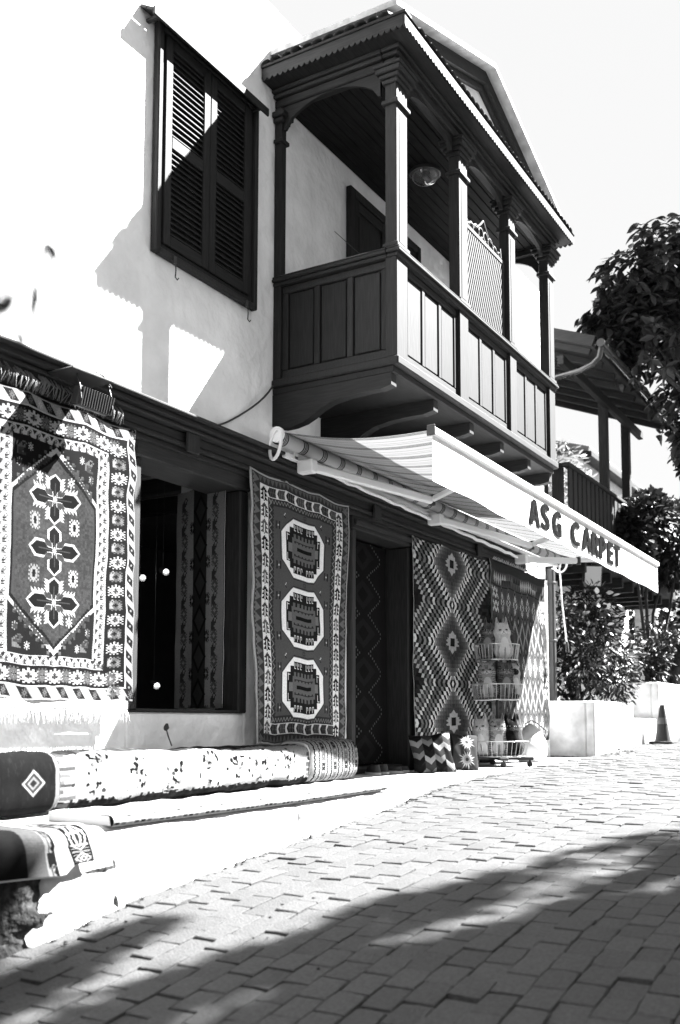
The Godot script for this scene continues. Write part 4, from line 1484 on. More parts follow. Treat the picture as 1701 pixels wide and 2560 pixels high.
		return Vector3(x, FLOOR - 0.058 - (s - 0.62) * long, e + 0.04 + 0.03 * (s - 0.62) + w)
	sheet(st, 40, 40, drape, Vector3.UP)
	part("cloth", st, cloth_mat(im, 54, 0.1, 0.3), o)
	st = mb(false)
	sheet(st, 40, 40, func(u: float, v: float) -> Vector3: return drape.call(u, v) - Vector3(0, 0.008, 0.01), Vector3.DOWN)
	part("backing", st, M.fringe, o)
	# thin folded kilims along the edge
	for q in [[3.5, 5.45, 1.02, "pale folded kilim with rows of small dark motifs under the spotted roll", 56], [5.3, 6.42, 0.98, "pale folded kilim with a chain border on the terrace edge below the bolster", 57]]:
		im = blank(256, 128, 0.78)
		for y in [18.0, 52.0, 78.0, 100.0]:
			rect(im, 0, y, 256, 2, 0.35)
			for k in 42: rect(im, k * 6 + 1, y + 6, 4, 7, [0.2, 0.45, 0.65, 0.3][(k + int(y)) % 4])
		o = thing("folded_kilim", q[3], "rug", Vector3((q[0] + q[1]) / 2, FLOOR, q[2]), 0.0, "folded kilims on the terrace edge")
		st = mb(false)
		sheet(st, 40, 20, func(u: float, v: float) -> Vector3:
			var x := lerpf(q[0], q[1], u)
			var e := lut(KERB, x)
			var h := 0.034 + 0.004 * sin(u * 21.0) + 0.004 * sin(u * 47.0 + v * 3.0)
			if v < 0.6: return Vector3(x, FLOOR + h + 0.012, lerpf(e - 0.42, e - 0.03, v / 0.6))
			var a := (v - 0.6) / 0.4 * PI
			return Vector3(x, FLOOR + h * 0.5 + 0.012 + h * 0.5 * cos(a) - 0.02 * (1 - cos(a)) * 0.5, e - 0.03 + 0.032 * sin(a)), Vector3.UP)
		part("cloth", st, cloth_mat(im, q[4], 0.1, 0.35), o)
		st = mb()
		for ex in [q[0], q[1]]:
			var e := lut(KERB, ex)
			quad(st, Vector3(ex, FLOOR + 0.004, e - 0.42), Vector3(ex, FLOOR + 0.045, e - 0.42), Vector3(ex, FLOOR + 0.045, e - 0.03), Vector3(ex, FLOOR + 0.0, e - 0.02), Vector3(1 if ex == q[1] else -1, 0, 0))
		part("folded_edge", st, M.fringe, o)

func rolled(o: Node3D, a: Vector3, b: Vector3, rad: float, im: Image, sd: int, wob: float, pinch := false) -> void:
	var f := FastNoiseLite.new()
	f.seed = sd
	f.frequency = 1.5
	var d := (b - a).normalized()
	var side := d.cross(Vector3.UP).normalized()
	var up := side.cross(d)
	var shape := func(u: float, v: float) -> Vector3:
		var t := v * TAU
		var p := a.lerp(b, u)
		var e := minf(u, 1.0 - u) * a.distance_to(b)
		var rr := rad * (1.0 - (0.12 * exp(-e * 30.0) if pinch else 0.03 * exp(-e * 40.0))) + f.get_noise_2d(u * 7.0, cos(t) * 1.0 + 3.0) * wob + f.get_noise_2d(u * 2.0, sin(t) + 9.0) * wob
		var flat := maxf(-sin(t), 0.0)
		var cs := cos(t)
		var sn := sin(t)
		var bx := 1.0 / pow(pow(absf(cs), 3.6) + pow(absf(sn), 3.6), 1.0 / 3.6)
		return p + side * cs * rr * bx * (1.0 + 0.05 * flat) + up * sn * rr * bx * (1.0 - 0.02 * flat) + up * f.get_noise_1d(u * 3.0) * wob * 0.8 * (1.0 + sn)
	var st := mb(false)
	sheet(st, 60, 32, shape, Vector3.ZERO)
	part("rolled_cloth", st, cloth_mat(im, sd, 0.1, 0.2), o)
	# spiral ends
	for e in [0.0, 1.0]:
		st = mb(false)
		for k in 4:
			var s := 1.0 - k * 0.24
			sheet(st, 24, 1, func(u: float, v: float) -> Vector3:
				var c := a.lerp(b, e)
				var p: Vector3 = shape.call(e, u)
				var inn := s - 0.2
				return c + (p - c) * (s if v < 0.5 else maxf(inn, 0.02)) + d * (e * 2 - 1) * (0.006 if v < 0.5 else 0.0), d * (e * 2 - 1))
			sheet(st, 24, 1, func(u: float, v: float) -> Vector3:
				var c := a.lerp(b, e)
				var p: Vector3 = shape.call(e, u)
				return c + (p - c) * (maxf(s - 0.2, 0.02) if v < 0.5 else maxf(s - 0.24, 0.02)) - d * (e * 2 - 1) * (0.0 if v < 0.5 else 0.02), d * (e * 2 - 1))
		part("roll_end", st, M.fringe, o)

# ------------------------------------------------------------------ small goods
# cat shaped cushion, standing, facing +z of its own axes
func cat_mesh(w: float, h: float, d: float) -> Array:
	var half := func(t: float) -> float:
		var body := 0.5 * sqrt(maxf(0.0, 1.0 - pow((t - 0.24) / 0.5, 2.0))) if t < 0.24 else lerpf(0.5, 0.37, smoothstep(0.2, 0.6, t))
		if t < 0.24: body = 0.5 * sqrt(maxf(0.02, 1.0 - pow((0.24 - t) / 0.30, 2.0)))
		if t > 0.6: body = 0.37 + 0.07 * sin((t - 0.6) / 0.24 * PI) if t < 0.84 else 0.37 * sqrt(maxf(0.0, 1.0 - pow((t - 0.84) / 0.175, 2.0)))
		return body * w
	var side := func(s: float) -> SurfaceTool:
		var st := mb(false)
		sheet(st, 20, 26, func(u: float, v: float) -> Vector3:
			var t := 1.0 - v
			var q := u * 2.0 - 1.0
			q = sin(q * PI / 2)
			var x: float = q * maxf(half.call(t), 0.012)
			var ear := 0.17 * h * maxf(0.0, 1.0 - absf(absf(q) - 0.74) / 0.26) * smoothstep(0.80, 0.97, t)
			if t > 0.9: x = q * maxf(half.call(t), 0.32 * w)
			var z: float = s * d * 0.5 * sqrt(maxf(0.0, 1.0 - q * q)) * pow(sin(PI * clampf(t, 0.02, 0.985)), 0.45)
			return Vector3(x, t * h * 0.88 + ear, z), Vector3(0, 0, s))
		return st
	return [bake(side.call(1.0)), bake(side.call(-1.0))]

func cat_print(kind: int) -> Image:
	var r := RandomNumberGenerator.new()
	r.seed = 70 + kind
	var base: float = [0.82, 0.4, 0.6, 0.09, 0.78, 0.3][kind]
	var im := blank(96, 160, base)
	for i in 900:
		var x := r.randf_range(0, 96)
		var y := r.randf_range(0, 160)
		var g := clampf(base + r.randfn(0, 0.06), 0.04, 1)
		line(im, Vector2(x, y), Vector2(x + r.randfn(0, 2), y + r.randf_range(3, 7)), 1.5, g)
	if kind == 1 or kind == 2:
		for i in 15:
			var y := 20 + i * 9.0
			for s in [-1.0, 1.0]:
				line(im, Vector2(48 + s * 44, y), Vector2(48 + s * r.randf_range(12, 24), y + r.randf_range(2, 8)), 3.0, base * 0.5)
		for s in [-6.0, 0.0, 6.0]: line(im, Vector2(48 + s, 12), Vector2(48 + s * 0.6, 30), 2, base * 0.45)
	# bib, legs and paws
	if kind != 3 and kind != 5:
		disc(im, Vector2(48, 92), 15, minf(base + 0.18, 0.95), 26)
	else:
		disc(im, Vector2(48, 84), 7, base + 0.06, 12)
	for s in [-1.0, 1.0]:
		disc(im, Vector2(48 + s * 11, 128), 8, minf(base + 0.12, 0.95), 24)
		disc(im, Vector2(48 + s * 12, 152), 10, minf(base + 0.22, 0.97), 6)
		line(im, Vector2(48 + s * 20, 104), Vector2(48 + s * 21, 150), 1.5, base * 0.55)
	line(im, Vector2(48, 112), Vector2(48, 152), 2, base * 0.5)
	# face
	if kind == 4:
		disc(im, Vector2(48, 40), 18, 0.2, 15)
		for s in [-1.0, 1.0]: disc(im, Vector2(48 + s * 26, 8), 9, 0.18, 14)
		disc(im, Vector2(48, 150), 30, 0.3, 9)
	elif kind != 5:
		disc(im, Vector2(48, 46), 11, minf(base + 0.2, 0.96), 8)
	for s in [-1.0, 1.0]:
		disc(im, Vector2(48 + s * 12.5, 34), 6.2, 0.75 if base < 0.5 else 0.4, 3.4)
		disc(im, Vector2(48 + s * 12.5, 34), 3.4, 0.04, 3.6)
		disc(im, Vector2(48 + s * 10.5, 33), 0.9, 0.95)
		for k in 3: line(im, Vector2(48 + s * 10, 46 + k * 2), Vector2(48 + s * 30, 43 + k * 4.5), 0.8, minf(base + 0.3, 1))
		poly(im, [Vector2(48 + s * 22, 4), Vector2(48 + s * 29, 16), Vector2(48 + s * 17, 16)], base * 0.7)
		line(im, Vector2(48, 46), Vector2(48 + s * 6, 51), 1.4, 0.1)
	poly(im, [Vector2(44.5, 40), Vector2(51.5, 40), Vector2(48, 45)], 0.12)
	return im

func small_goods() -> void:
	# three tier wire stand on castors
	var c := Vector3(10.3, FLOOR, 0.47)
	var s := thing("wire_display_stand", "three tier round wire basket stand on castors filled with cat cushions", "display stand", c)
	part("pole", tubed([Vector3(0, 0.09, 0), Vector3(0, 1.2, 0)], 0.017, 10), M.metal_dark, s, false)
	var st := mb()
	box(st, Vector3(-0.38, 0.075, -0.045), Vector3(0.38, 0.11, 0.045), 0.006)
	box(st, Vector3(-0.045, 0.072, -0.38), Vector3(0.045, 0.108, 0.38), 0.006)
	var bs := part("base_cross", st, M.metal_dark, s, false)
	bs.rotation.y = 0.55
	for k in 4:
		var a := 0.55 + k * PI / 2
		var p := Vector3(cos(a), 0, -sin(a)) * 0.345
		st = mb(false)
		tube(st, [p + Vector3(0, 0.032, 0) - Vector3(0.012, 0, 0), p + Vector3(0.012, 0.032, 0)], 0.032, 12)
		tube(st, [p + Vector3(0, 0.03, 0), p + Vector3(0, 0.078, 0)], 0.014, 6)
		part("castor", st, M.rubber, s, false)
	for t in [[0.115, 0.16, 0.325, 0.29], [0.72, 0.165, 0.275, 0.25], [1.15, 0.165, 0.245, 0.22]]:
		st = mb(false)
		for q in [[t[0] + t[1], t[2]], [t[0], t[3]], [t[0], t[3] * 0.55]]:
			var ring := []
			for i in 33: ring.append(Vector3(cos(TAU * i / 32) * q[1], q[0], sin(TAU * i / 32) * q[1]))
			tube(st, ring, 0.0055, 6, false)
		for i in 36:
			var a := TAU * i / 36
			var d := Vector3(cos(a), 0, sin(a))
			tube(st, [d * t[2] + Vector3(0, t[0] + t[1], 0), d * t[3] + Vector3(0, t[0], 0)], 0.003, 4, false)
		for i in 12:
			var a := TAU * i / 12
			var d := Vector3(cos(a), 0, sin(a))
			tube(st, [d * t[3] + Vector3(0, t[0], 0), d * 0.02 + Vector3(0, t[0], 0)], 0.003, 4, false)
		part("wire_basket", st, M.steel, s, false)
		part("basket_tray", tubed([Vector3(0, t[0] + 0.004, 0), Vector3(0, t[0] + 0.012, 0)], t[3] - 0.006, 28), M.metal_dark, s, false)
	var mesh := cat_mesh(0.225, 0.44, 0.13)
	var back := mat(0.16, 0.95)
	var prints := []
	for k in 6: prints.append(cloth_mat(cat_print(k), 90 + k, 0.05, 0.6))
	var cats := [
		[2, 0.05, 0.13, 0.05, 0, "white cat cushion with a dark nose in the top basket", 0.15], [2, 0.0, -0.10, -0.2, 5, "dark cat cushion turned away beside the white cat in the top basket", -0.9], [2, 0.15, -0.03, 0.1, 5, "plain dark cat cushion behind the white cat in the top basket", 1.4], [2, -0.12, 0.06, 0.12, 1, "tabby cat cushion at the left of the top basket", -0.6],
		[1, -0.12, 0.13, 0.0, 2, "pale tabby cat cushion at the left of the middle basket", -0.3], [1, 0.06, 0.12, 0.05, 1, "dark tabby kitten cushion in the centre of the middle basket", 0.05], [1, 0.19, -0.03, 0.1, 4, "siamese cat cushion with a dark face in the middle basket", 0.5], [1, -0.02, -0.12, 0.0, 0, "pale cat cushion at the back of the middle basket", 0.2],
		[0, -0.18, 0.12, 0.0, 0, "pale cat cushion turned sideways at the left of the bottom basket", -0.9], [0, -0.04, 0.2, 0.0, 2, "striped cat cushion looking out of the bottom basket", -0.1], [0, 0.1, 0.18, 0.05, 3, "black cat cushion in the bottom basket", 0.2], [0, 0.2, 0.02, 0.1, 5, "plain grey cat cushion at the right of the bottom basket", 0.6], [0, 0.1, -0.16, 0.1, 1, "tabby cat cushion at the back of the bottom basket", 0.3]]
	var face := -0.95
	var levels := [0.128, 0.733, 1.163]
	for k in cats:
		# the cushions stand in a ring, first axis to the right of someone looking at the stand from the street
		var rt := Vector3(cos(face), 0, -sin(face))
		var fr := Vector3(sin(face), 0, cos(face))
		var p: Vector3 = c + rt * k[1] + fr * k[2] * 0.9 + Vector3(0, levels[k[0]], 0)
		var o := thing("cat_cushion", k[5], "cushion", p, face + k[6] * 0.7, "cat shaped cushions in the wire stand")
		o.rotation.z = rng.randfn(0, 0.06)
		o.rotation.x = -0.06
		shared("printed_front", mesh[0], prints[k[4]], o, Vector3.ZERO)
		shared("plain_back", mesh[1], back, o, Vector3.ZERO)
	# two square kilim cushions leaning on the kilim
	for q in 2:
		var im := blank(128, 128, 0.2 if q == 0 else 0.24)
		if q == 0:
			for k in 4:
				for j in 7:
					var y := j * 20.0 - 8
					poly(im, [Vector2(k * 34, y), Vector2(k * 34 + 18, y + 14), Vector2(k * 34 + 34, y + 4), Vector2(k * 34 + 34, y + 20), Vector2(k * 34 + 18, y + 34), Vector2(k * 34, y + 18)], [0.12, 0.62, 0.25, 0.5, 0.1][(k * 2 + j) % 5])
		else:
			rect(im, 10, 0, 18, 128, 0.1)
			for k in 22: rect(im, 17, k * 6, 4, 3, 0.6)
			for cc in [Vector2(78, 34), Vector2(78, 96)]:
				for k in 16:
					var d := Vector2.from_angle(TAU * k / 16)
					poly(im, [cc + d.orthogonal() * 6, cc + d * (34 if k % 2 else 26), cc - d.orthogonal() * 6], 0.72)
				disc(im, cc, 13, 0.6)
				disc(im, cc, 6, 0.25)
		var at: Vector3 = [Vector3(8.66, FLOOR, 0.5), Vector3(9.24, FLOOR, 0.5)][q]
		var o := thing("kilim_cushion", ["square kilim cushion with light and dark zigzags leaning by the shop door", "square dark cushion with two pale woven flowers leaning beside the zigzag cushion"][q], "cushion", at, [-1.0, -0.75][q], "kilim cushions by the shop door")
		o.rotation.x = -0.3
		o.rotation.z = [0.12, -0.1][q]
		var size: float = [0.4, 0.4][q]
		for sd in [1.0, -1.0]:
			st = mb(false)
			sheet(st, 18, 18, func(u: float, v: float) -> Vector3:
				var a := u * 2 - 1
				var b := 1 - v * 2
				var pin := 1.0 - 0.10 * (1.0 - absf(a * b))
				var th := 0.095 * pow(maxf(0, (1 - a * a) * (1 - b * b)), 0.42) + 0.004 * sin(a * 9 + b * 4)
				return Vector3(a * size / 2 * (pin if absf(b) < 0.99 or true else 1.0), size * 0.47 + b * size / 2 * (1.0 - 0.1 * (1.0 - absf(a * b))), sd * th), Vector3(0, 0, sd))
			part("printed_front" if sd > 0 else "plain_back", st, cloth_mat(im.duplicate(), 120 + q, 0.1, 0.5) if sd > 0 else back, o, false)
	# rolled mat, white sack, shoes
	var o := thing("rolled_mat", "small dark rolled mat on the ground between the door post and the cushions", "mat", Vector3(8.95, FLOOR, 0.25))
	st = mb(false)
	for k in 3: tube(st, [Vector3(8.75, FLOOR + 0.062, 0.32 + k * 0.002), Vector3(9.3, FLOOR + 0.062, 0.17)], 0.062 - k * 0.018, 16, k == 0)
	part("roll", st, M.rubber, o)
	o = thing("white_sack", "plump white cloth sack standing beside the wire stand", "sack", Vector3(11.45, FLOOR, 0.42))
	var f := FastNoiseLite.new()
	f.seed = 77
	f.frequency = 2.0
	st = mb(false)
	sheet(st, 28, 18, func(u: float, v: float) -> Vector3:
		var a := u * TAU
		var t := 1.0 - v
		var rr := 0.24 * pow(maxf(0.0, sin(PI * (0.12 + 0.88 * t))), 0.55) * (1.0 - 0.35 * t) + 0.02 * f.get_noise_3d(cos(a), sin(a), t * 3)
		if t < 0.02: rr = 0.12
		return Vector3(11.45 + cos(a) * rr * 1.2, FLOOR + 0.005 + t * 0.46, 0.42 + sin(a) * rr * 0.9), Vector3.ZERO)
	part("cloth_bag", st, M.fringe, o)
	o = thing("sack_tie", "thin dark tie lying over the white sack", "tie", Vector3(11.4, FLOOR + 0.44, 0.45))
	part("cord", tubed([Vector3(11.2, FLOOR + 0.46, 0.45), Vector3(11.35, FLOOR + 0.5, 0.47), Vector3(11.5, FLOOR + 0.47, 0.48), Vector3(11.62, FLOOR + 0.38, 0.55)], 0.006, 5), M.rubber, o)
	for k in 4:
		var pos: Vector3 = [Vector3(8.16, FLOOR, 0.11), Vector3(8.32, FLOOR, 0.09), Vector3(8.52, FLOOR, 0.12), Vector3(8.68, FLOOR, 0.10)][k]
		o = thing("shoe", ["dark shoe left of the pair before the shop door", "dark shoe right of the pair before the shop door", "low dark slipper beside the shoes before the door", "low dark slipper next to the door post"][k], "shoe", pos, 2.6 + 0.2 * k, "shoes on the doorstep")
		st = mb(false)
		var hi: float = 0.085 if k < 2 else 0.05
		sheet(st, 20, 8, func(u: float, v: float) -> Vector3:
			var a := u * TAU
			var w := 0.043 * (1.0 - 0.15 * cos(a))
			var top := hi * (1.0 - 0.45 * maxf(0, cos(a)))
			return Vector3(sin(a) * w * (1.0 - 0.35 * v * v), 0.018 + v * top * (0.9 if v < 1 else 0.86), cos(a) * 0.12 * (1.0 - 0.22 * v)), Vector3.ZERO)
		part("upper", st, M.rubber, o, false)
		st = mb(false)
		sheet(st, 20, 2, func(u: float, v: float) -> Vector3:
			var a := u * TAU
			return Vector3(sin(a) * 0.046, 0.02 * v, cos(a) * 0.125), Vector3.ZERO)
		part("sole", st, M.fringe, o, false)
	# floodlight on the cornice
	o = thing("floodlight", "dark finned floodlight with a flat top plate clamped on the shop cornice", "floodlight", Vector3(4.38, 2.13, 0.22))
	st = mb()
	var tilt := Basis(Vector3.RIGHT, 0.25)
	var hx := Transform3D(tilt, Vector3(4.33, 1.955, 0.26))
	box(st, Vector3(-0.135, -0.085, 0.0), Vector3(0.135, 0.035, 0.06), 0.008, hx)
	part("housing", st, M.metal_dark, o)
	for k in 13:
		st = mb()
		box(st, Vector3(-0.126 + k * 0.0205, -0.08, 0.06), Vector3(-0.120 + k * 0.0205, 0.03, 0.09), 0.0, hx)
		part("fin", st, M.metal_dark, o)
	st = mb()
	box(st, Vector3(4.09, 2.045, 0.14), Vector3(4.43, 2.058, 0.36), 0.004, Transform3D(Basis(Vector3.BACK, 0.02), Vector3(0.05, -0.085, 0)))
	part("top_plate", st, M.metal_dark, o)
	st = mb(false)
	for x in [4.19, 4.45]:
		tube(st, [Vector3(x, 2.12, 0.18), Vector3(x, 2.06, 0.3), Vector3(x, 1.96, 0.33), Vector3(x, 1.89, 0.34)], 0.006, 6)
	tube(st, [Vector3(4.2, 2.06, 0.3), Vector3(4.3, 2.1, 0.31), Vector3(4.4, 2.09, 0.31), Vector3(4.46, 2.03, 0.32)], 0.005, 6)
	part("bracket", st, M.metal_dark, o)
	# dried stalk standing on the roll
	o = thing("dried_stalk", "single dried flower stalk leaning on the white wall under the shop window", "plant", Vector3(5.2, -0.13, 0.2))
	st = mb(false)
	tube(st, [Vector3(5.2, -0.16, 0.22), Vector3(5.235, -0.1, 0.16), Vector3(5.28, -0.045, 0.1)], 0.005, 5)
	tube(st, [Vector3(5.275, -0.06, 0.1), Vector3(5.285, -0.04, 0.1), Vector3(5.29, -0.015, 0.1)], [0.012, 0.02, 0.008], 7)
	part("stalk", st, M.bark, o)
	# lit spot lamps hanging inside the shop
	for k in 3:
		var p: Vector3 = [Vector3(6.27, 1.177, -1.0), Vector3(6.56, 1.264, -1.0), Vector3(6.47, 0.293, -1.0)][k]
		o = thing("spot_lamp", ["small lit spot lamp inside the shop window, leftmost of three", "small lit spot lamp inside the shop window, upper right of three", "small lit spot lamp low inside the shop window"][k], "lamp", p, 0.0, "spot lamps inside the shop")
		st = mb(false)
		tube(st, [Vector3(0.0, 0.0, -0.02), Vector3(0.03, 0.03, -0.1)], [0.03, 0.024], 10)
		part("lamp_can", st, M.metal_dark, o, false)
		part("stem", tubed([Vector3(0.03, 0.02, -0.08), Vector3(0.03, 2.145 - p.y, -0.08)], 0.0012, 5), M.black, o, false)
		st = mb(false)
		sheet(st, 10, 8, func(u: float, v: float) -> Vector3:
			var a := v * PI
			return Vector3(sin(a) * cos(u * TAU), cos(a), sin(a) * sin(u * TAU)) * 0.009 + Vector3(-0.006, 0, 0.008), Vector3.ZERO)
		part("bulb", st, M.bulb, o, false)
		var l := OmniLight3D.new()
		l.name = "bulb_light"
		l.light_energy = 0.004
		l.light_size = 0.02
		l.omni_range = 8.0
		l.omni_attenuation = 2.0
		l.shadow_enabled = true
		l.position = Vector3(-0.006, 0, 0.008)
		o.add_child(l)
	# corner downpipe
	o = thing("downpipe", "dark downpipe at the right corner of the shop front", "pipe", Vector3(13.38, FLOOR, 0.06))
	part("pipe", boxed(Vector3(13.31, FLOOR - 0.1, 0.0), Vector3(13.42, 2.12, 0.10), 0.02), M.metal_dark, o)
	for y in [0.2, 1.1, 1.9]:
		part("clip", boxed(Vector3(13.3, y, -0.01), Vector3(13.43, y + 0.03, 0.11), 0.006), M.metal_dark, o)
	# traffic cone
	var cy := gy(16.2)
	o = thing("traffic_cone", "dark faded traffic cone standing against the far planter", "cone", Vector3(16.2, cy, 0.85))
	part("cone_body", tubed([Vector3(0, 0.03, 0), Vector3(0, 0.08, 0), Vector3(0, 0.6, 0)], [0.125, 0.115, 0.035], 20), M.cone, o, false)
	st = mb()
	box(st, Vector3(-0.18, 0, -0.18), Vector3(0.18, 0.035, 0.18), 0.012)
	part("cone_base", st, M.rubber, o, false)
	part("cone_band", tubed([Vector3(0, 0.3, 0), Vector3(0, 0.4, 0)], [0.087, 0.072], 20, false), M.cone_band, o, false)

# ------------------------------------------------------------------ next door
func neighbour() -> void:
	var n := thing("neighbour_house", "dark wooden terrace house with plank railing and overhanging roof beyond the shop", "house", Vector3(18.0, -0.3, -1.5))
	part("wall", boxed(Vector3(13.5, -0.6, -1.2), Vector3(21.0, 2.45, -0.9), 0.01), M.planter, n)
	part("wall", boxed(Vector3(14.2, 2.62, -3.4), Vector3(21.0, 5.6, -3.1), 0.01), M.inner, n)
	part("terrace_floor", boxed(Vector3(14.2, 2.47, -3.1), Vector3(21.0, 2.62, 0.06), 0.01), M.wood_x, n)
	for k in 10:
		part("floor_joist", boxed(Vector3(14.4 + k * 0.7, 2.3, -0.9), Vector3(14.5 + k * 0.7, 2.468, 0.0), 0.008), M.wood_z, n)
	for k in 30:
		part("railing_plank", boxed(Vector3(14.22 + k * 0.22, 2.63, 0.03), Vector3(14.22 + k * 0.22 + 0.16, 3.74, 0.06), 0.006), M.wood_y, n)
	for k in 12:
		part("railing_plank", boxed(Vector3(14.2, 2.63, -0.2 - k * 0.24), Vector3(14.23, 3.74, -0.02 - k * 0.24), 0.006), M.wood_y, n)
	part("railing_rail", boxed(Vector3(14.16, 3.745, -0.03), Vector3(21.0, 3.80, 0.09), 0.008), M.wood_x, n)
	part("railing_rail", boxed(Vector3(14.16, 3.745, -3.0), Vector3(14.27, 3.80, -0.032), 0.008), M.wood_z, n)
	part("railing_rail", boxed(Vector3(14.22, 2.9, -0.01), Vector3(21.0, 2.98, 0.028), 0.006), M.wood_x, n)
	for x in [16.45, 17.85]:
		part("roof_post", boxed(Vector3(x - 0.07, 2.63, -0.12), Vector3(x + 0.07, 5.45, 0.02), 0.01), M.wood_y, n)
	# roof sloping down to the gutter
	var st := mb()
	var sl := atan2(0.4, 1.0)
	bar(st, Vector3(14.0, 0, 0), Vector3(18.6, 0, 0), 3.6, 0.06, 0.01, Vector3(0, 1, 0.4).normalized())
	var roof := part("roof", st, M.wood_x, n, false)
	roof.position = Vector3(0, 6.06, -1.12) - n.position
	for k in 8:
		st = mb()
		bar(st, Vector3(14.1 + k * 0.62, 5.36, 0.45), Vector3(14.1 + k * 0.62, 6.55, -2.6), 0.07, 0.1, 0.006)
		part("rafter", st, M.wood_z, n)
	st = mb()
	bar(st, Vector3(13.97, 5.46, 0.54), Vector3(13.97, 6.72, -2.7), 0.03, 0.16, 0.006)
	part("barge_board", st, M.wood_z, n)
	part("eave_beam", boxed(Vector3(14.0, 5.22, -0.02), Vector3(18.6, 5.36, 0.08), 0.01), M.wood_x, n)
	st = mb(false)
	tube(st, [Vector3(13.98, 5.43, 0.63), Vector3(18.6, 5.41, 0.63)], 0.06, 12)
	part("gutter", st, M.gutter, n)
	st = mb(false)
	tube(st, [Vector3(14.06, 5.4, 0.62), Vector3(14.06, 5.24, 0.58), Vector3(14.06, 5.16, 0.48), Vector3(14.06, 5.1, 0.3), Vector3(14.06, 5.02, -0.4), Vector3(14.06, 4.9, -1.0)], 0.045, 10)
	part("gutter_pipe", st, M.gutter, n)
	# whitewashed planters with a low wall between
	for p in [[13.24, 15.2, 0.285, "white planter box with a leafy shrub at the corner of the shop"], [16.8, 21.5, 0.66, "taller white planter box behind the traffic cone"]]:
		var o := thing("planter", p[3], "planter", Vector3((p[0] + p[1]) / 2, gy(p[0]), 0.2), 0.0, "white planters along the street")
		for w in [[p[0], 0.54, p[1], 0.66], [p[0], -0.9, p[1], -0.78], [p[0], -0.779, p[0] + 0.12, 0.539], [p[1] - 0.12, -0.779, p[1], 0.539]]:
			part("planter_wall", boxed(Vector3(w[0], -0.9, w[1]), Vector3(w[2], p[2], w[3]), 0.018), M.planter, o)
		part("soil", boxed(Vector3(p[0] + 0.121, -0.8, -0.778), Vector3(p[1] - 0.121, p[2] - 0.08, 0.538), 0.0), M.soil, o)
	var lw := thing("low_wall", "low white wall between the two planters", "wall", Vector3(16.0, gy(16.0), 0.5))
	part("wall_body", boxed(Vector3(15.205, -0.9, 0.3), Vector3(16.795, 0.06, 0.62), 0.018), M.planter, lw)
	for q in [[22.5, -0.9, 3.2, 0.25, "tall whitewashed gate pillar among the shrubs under the awning corner"], [21.9, 0.15, 2.0, 0.26, "shorter whitewashed gate pillar at the right edge"]]:
		var o := thing("gate_pillar", q[4], "pillar", Vector3(q[0], -0.2, q[1]), 0.0, "whitewashed gate pillars")
		var pts := []
		var rr := []
		for k in 12:
			pts.append(Vector3(q[0] + rng.randfn(0, 0.012), -0.3 + k * q[2] / 11.0 + 0.1 * float(k > 0), q[1]))
			rr.append(q[3] + rng.randfn(0, 0.012))
		part("shaft", tubed(pts, rr, 14), M.whitewash, o)
	var fl := thing("wall_floodlight", "small floodlight hanging under the neighbouring terrace behind the awning", "floodlight", Vector3(15.4, 2.4, 0.0))
	st = mb()
	box(st, Vector3(-0.15, -0.17, -0.03), Vector3(0.15, 0.17, 0.05), 0.012, Transform3D(Basis(Vector3.UP, -0.9) * Basis(Vector3.RIGHT, 0.2), Vector3(15.45, 2.28, 0.0)))
	part("housing", st, M.metal_dark, fl)
	st = mb()
	box(st, Vector3(-0.13, -0.15, 0.052), Vector3(0.13, 0.15, 0.056), 0.0, Transform3D(Basis(Vector3.UP, -0.9) * Basis(Vector3.RIGHT, 0.2), Vector3(15.45, 2.28, 0.0)))
	part("lens", st, M.steel, fl)
	part("arm", boxed(Vector3(15.43, 2.43, -0.04), Vector3(15.47, 2.6, 0.0), 0.004), M.metal_dark, fl)
	# white house far behind
	var w := thing("white_house", "sunlit white house with a dark roof edge far behind the trees", "house", Vector3(34.0, 0, -8.0))
	part("wall", boxed(Vector3(30.0, -1, -14.0), Vector3(42.0, 8.1, -4.6), 0.02), M.plaster, w)
	st = mb()
	bar(st, Vector3(35.8, 8.25, -4.2), Vector3(35.8, 9.9, -9.5), 12.6, 0.16, 0.02)
	part("roof", st, M.tile, w)
	part("roof_edge", boxed(Vector3(29.6, 8.02, -4.5), Vector3(42.2, 8.2, -4.15), 0.02), M.wood_x, w)
	part("window", boxed(Vector3(31.0, 5.6, -4.62), Vector3(32.2, 7.1, -4.57), 0.01), M.black, w)
	part("window", boxed(Vector3(34.0, 5.6, -4.62), Vector3(35.2, 7.1, -4.57), 0.01), M.black, w)

# ------------------------------------------------------------------ foliage
# a leaf lying along +z from its stalk, folded on the midrib
func leaf_mesh(w: float, fold: float, droop: float, n := 4) -> ArrayMesh:
	var st := mb(false)
	for s in [-1.0, 1.0]:
		for i in n:
			var t0 := float(i) / n
			var t1 := float(i + 1) / n
			var m := func(t: float) -> Vector3: return Vector3(0, -droop * t * t, t)
			var e := func(t: float) -> Vector3:
				var k := sin(PI * pow(t, 0.85)) * w * 0.5
				return Vector3(s * k, k * fold - droop * t * t, t)
			if i == 0: tri(st, m.call(0.0), m.call(t1), e.call(t1), Vector3.UP)
			elif i == n - 1: tri(st, m.call(t0), m.call(1.0), e.call(t0), Vector3.UP)
			else: quad(st, m.call(t0), m.call(t1), e.call(t1), e.call(t0), Vector3.UP)
	return bake(st)

func aim(d: Vector3, spin: float) -> Basis:
	var z := d.normalized()
	var x := Vector3.UP.cross(z)
	x = x.normalized() if x.length() > 0.05 else Vector3.RIGHT
	return Basis(x, z.cross(x), z) * Basis(Vector3.BACK, spin)

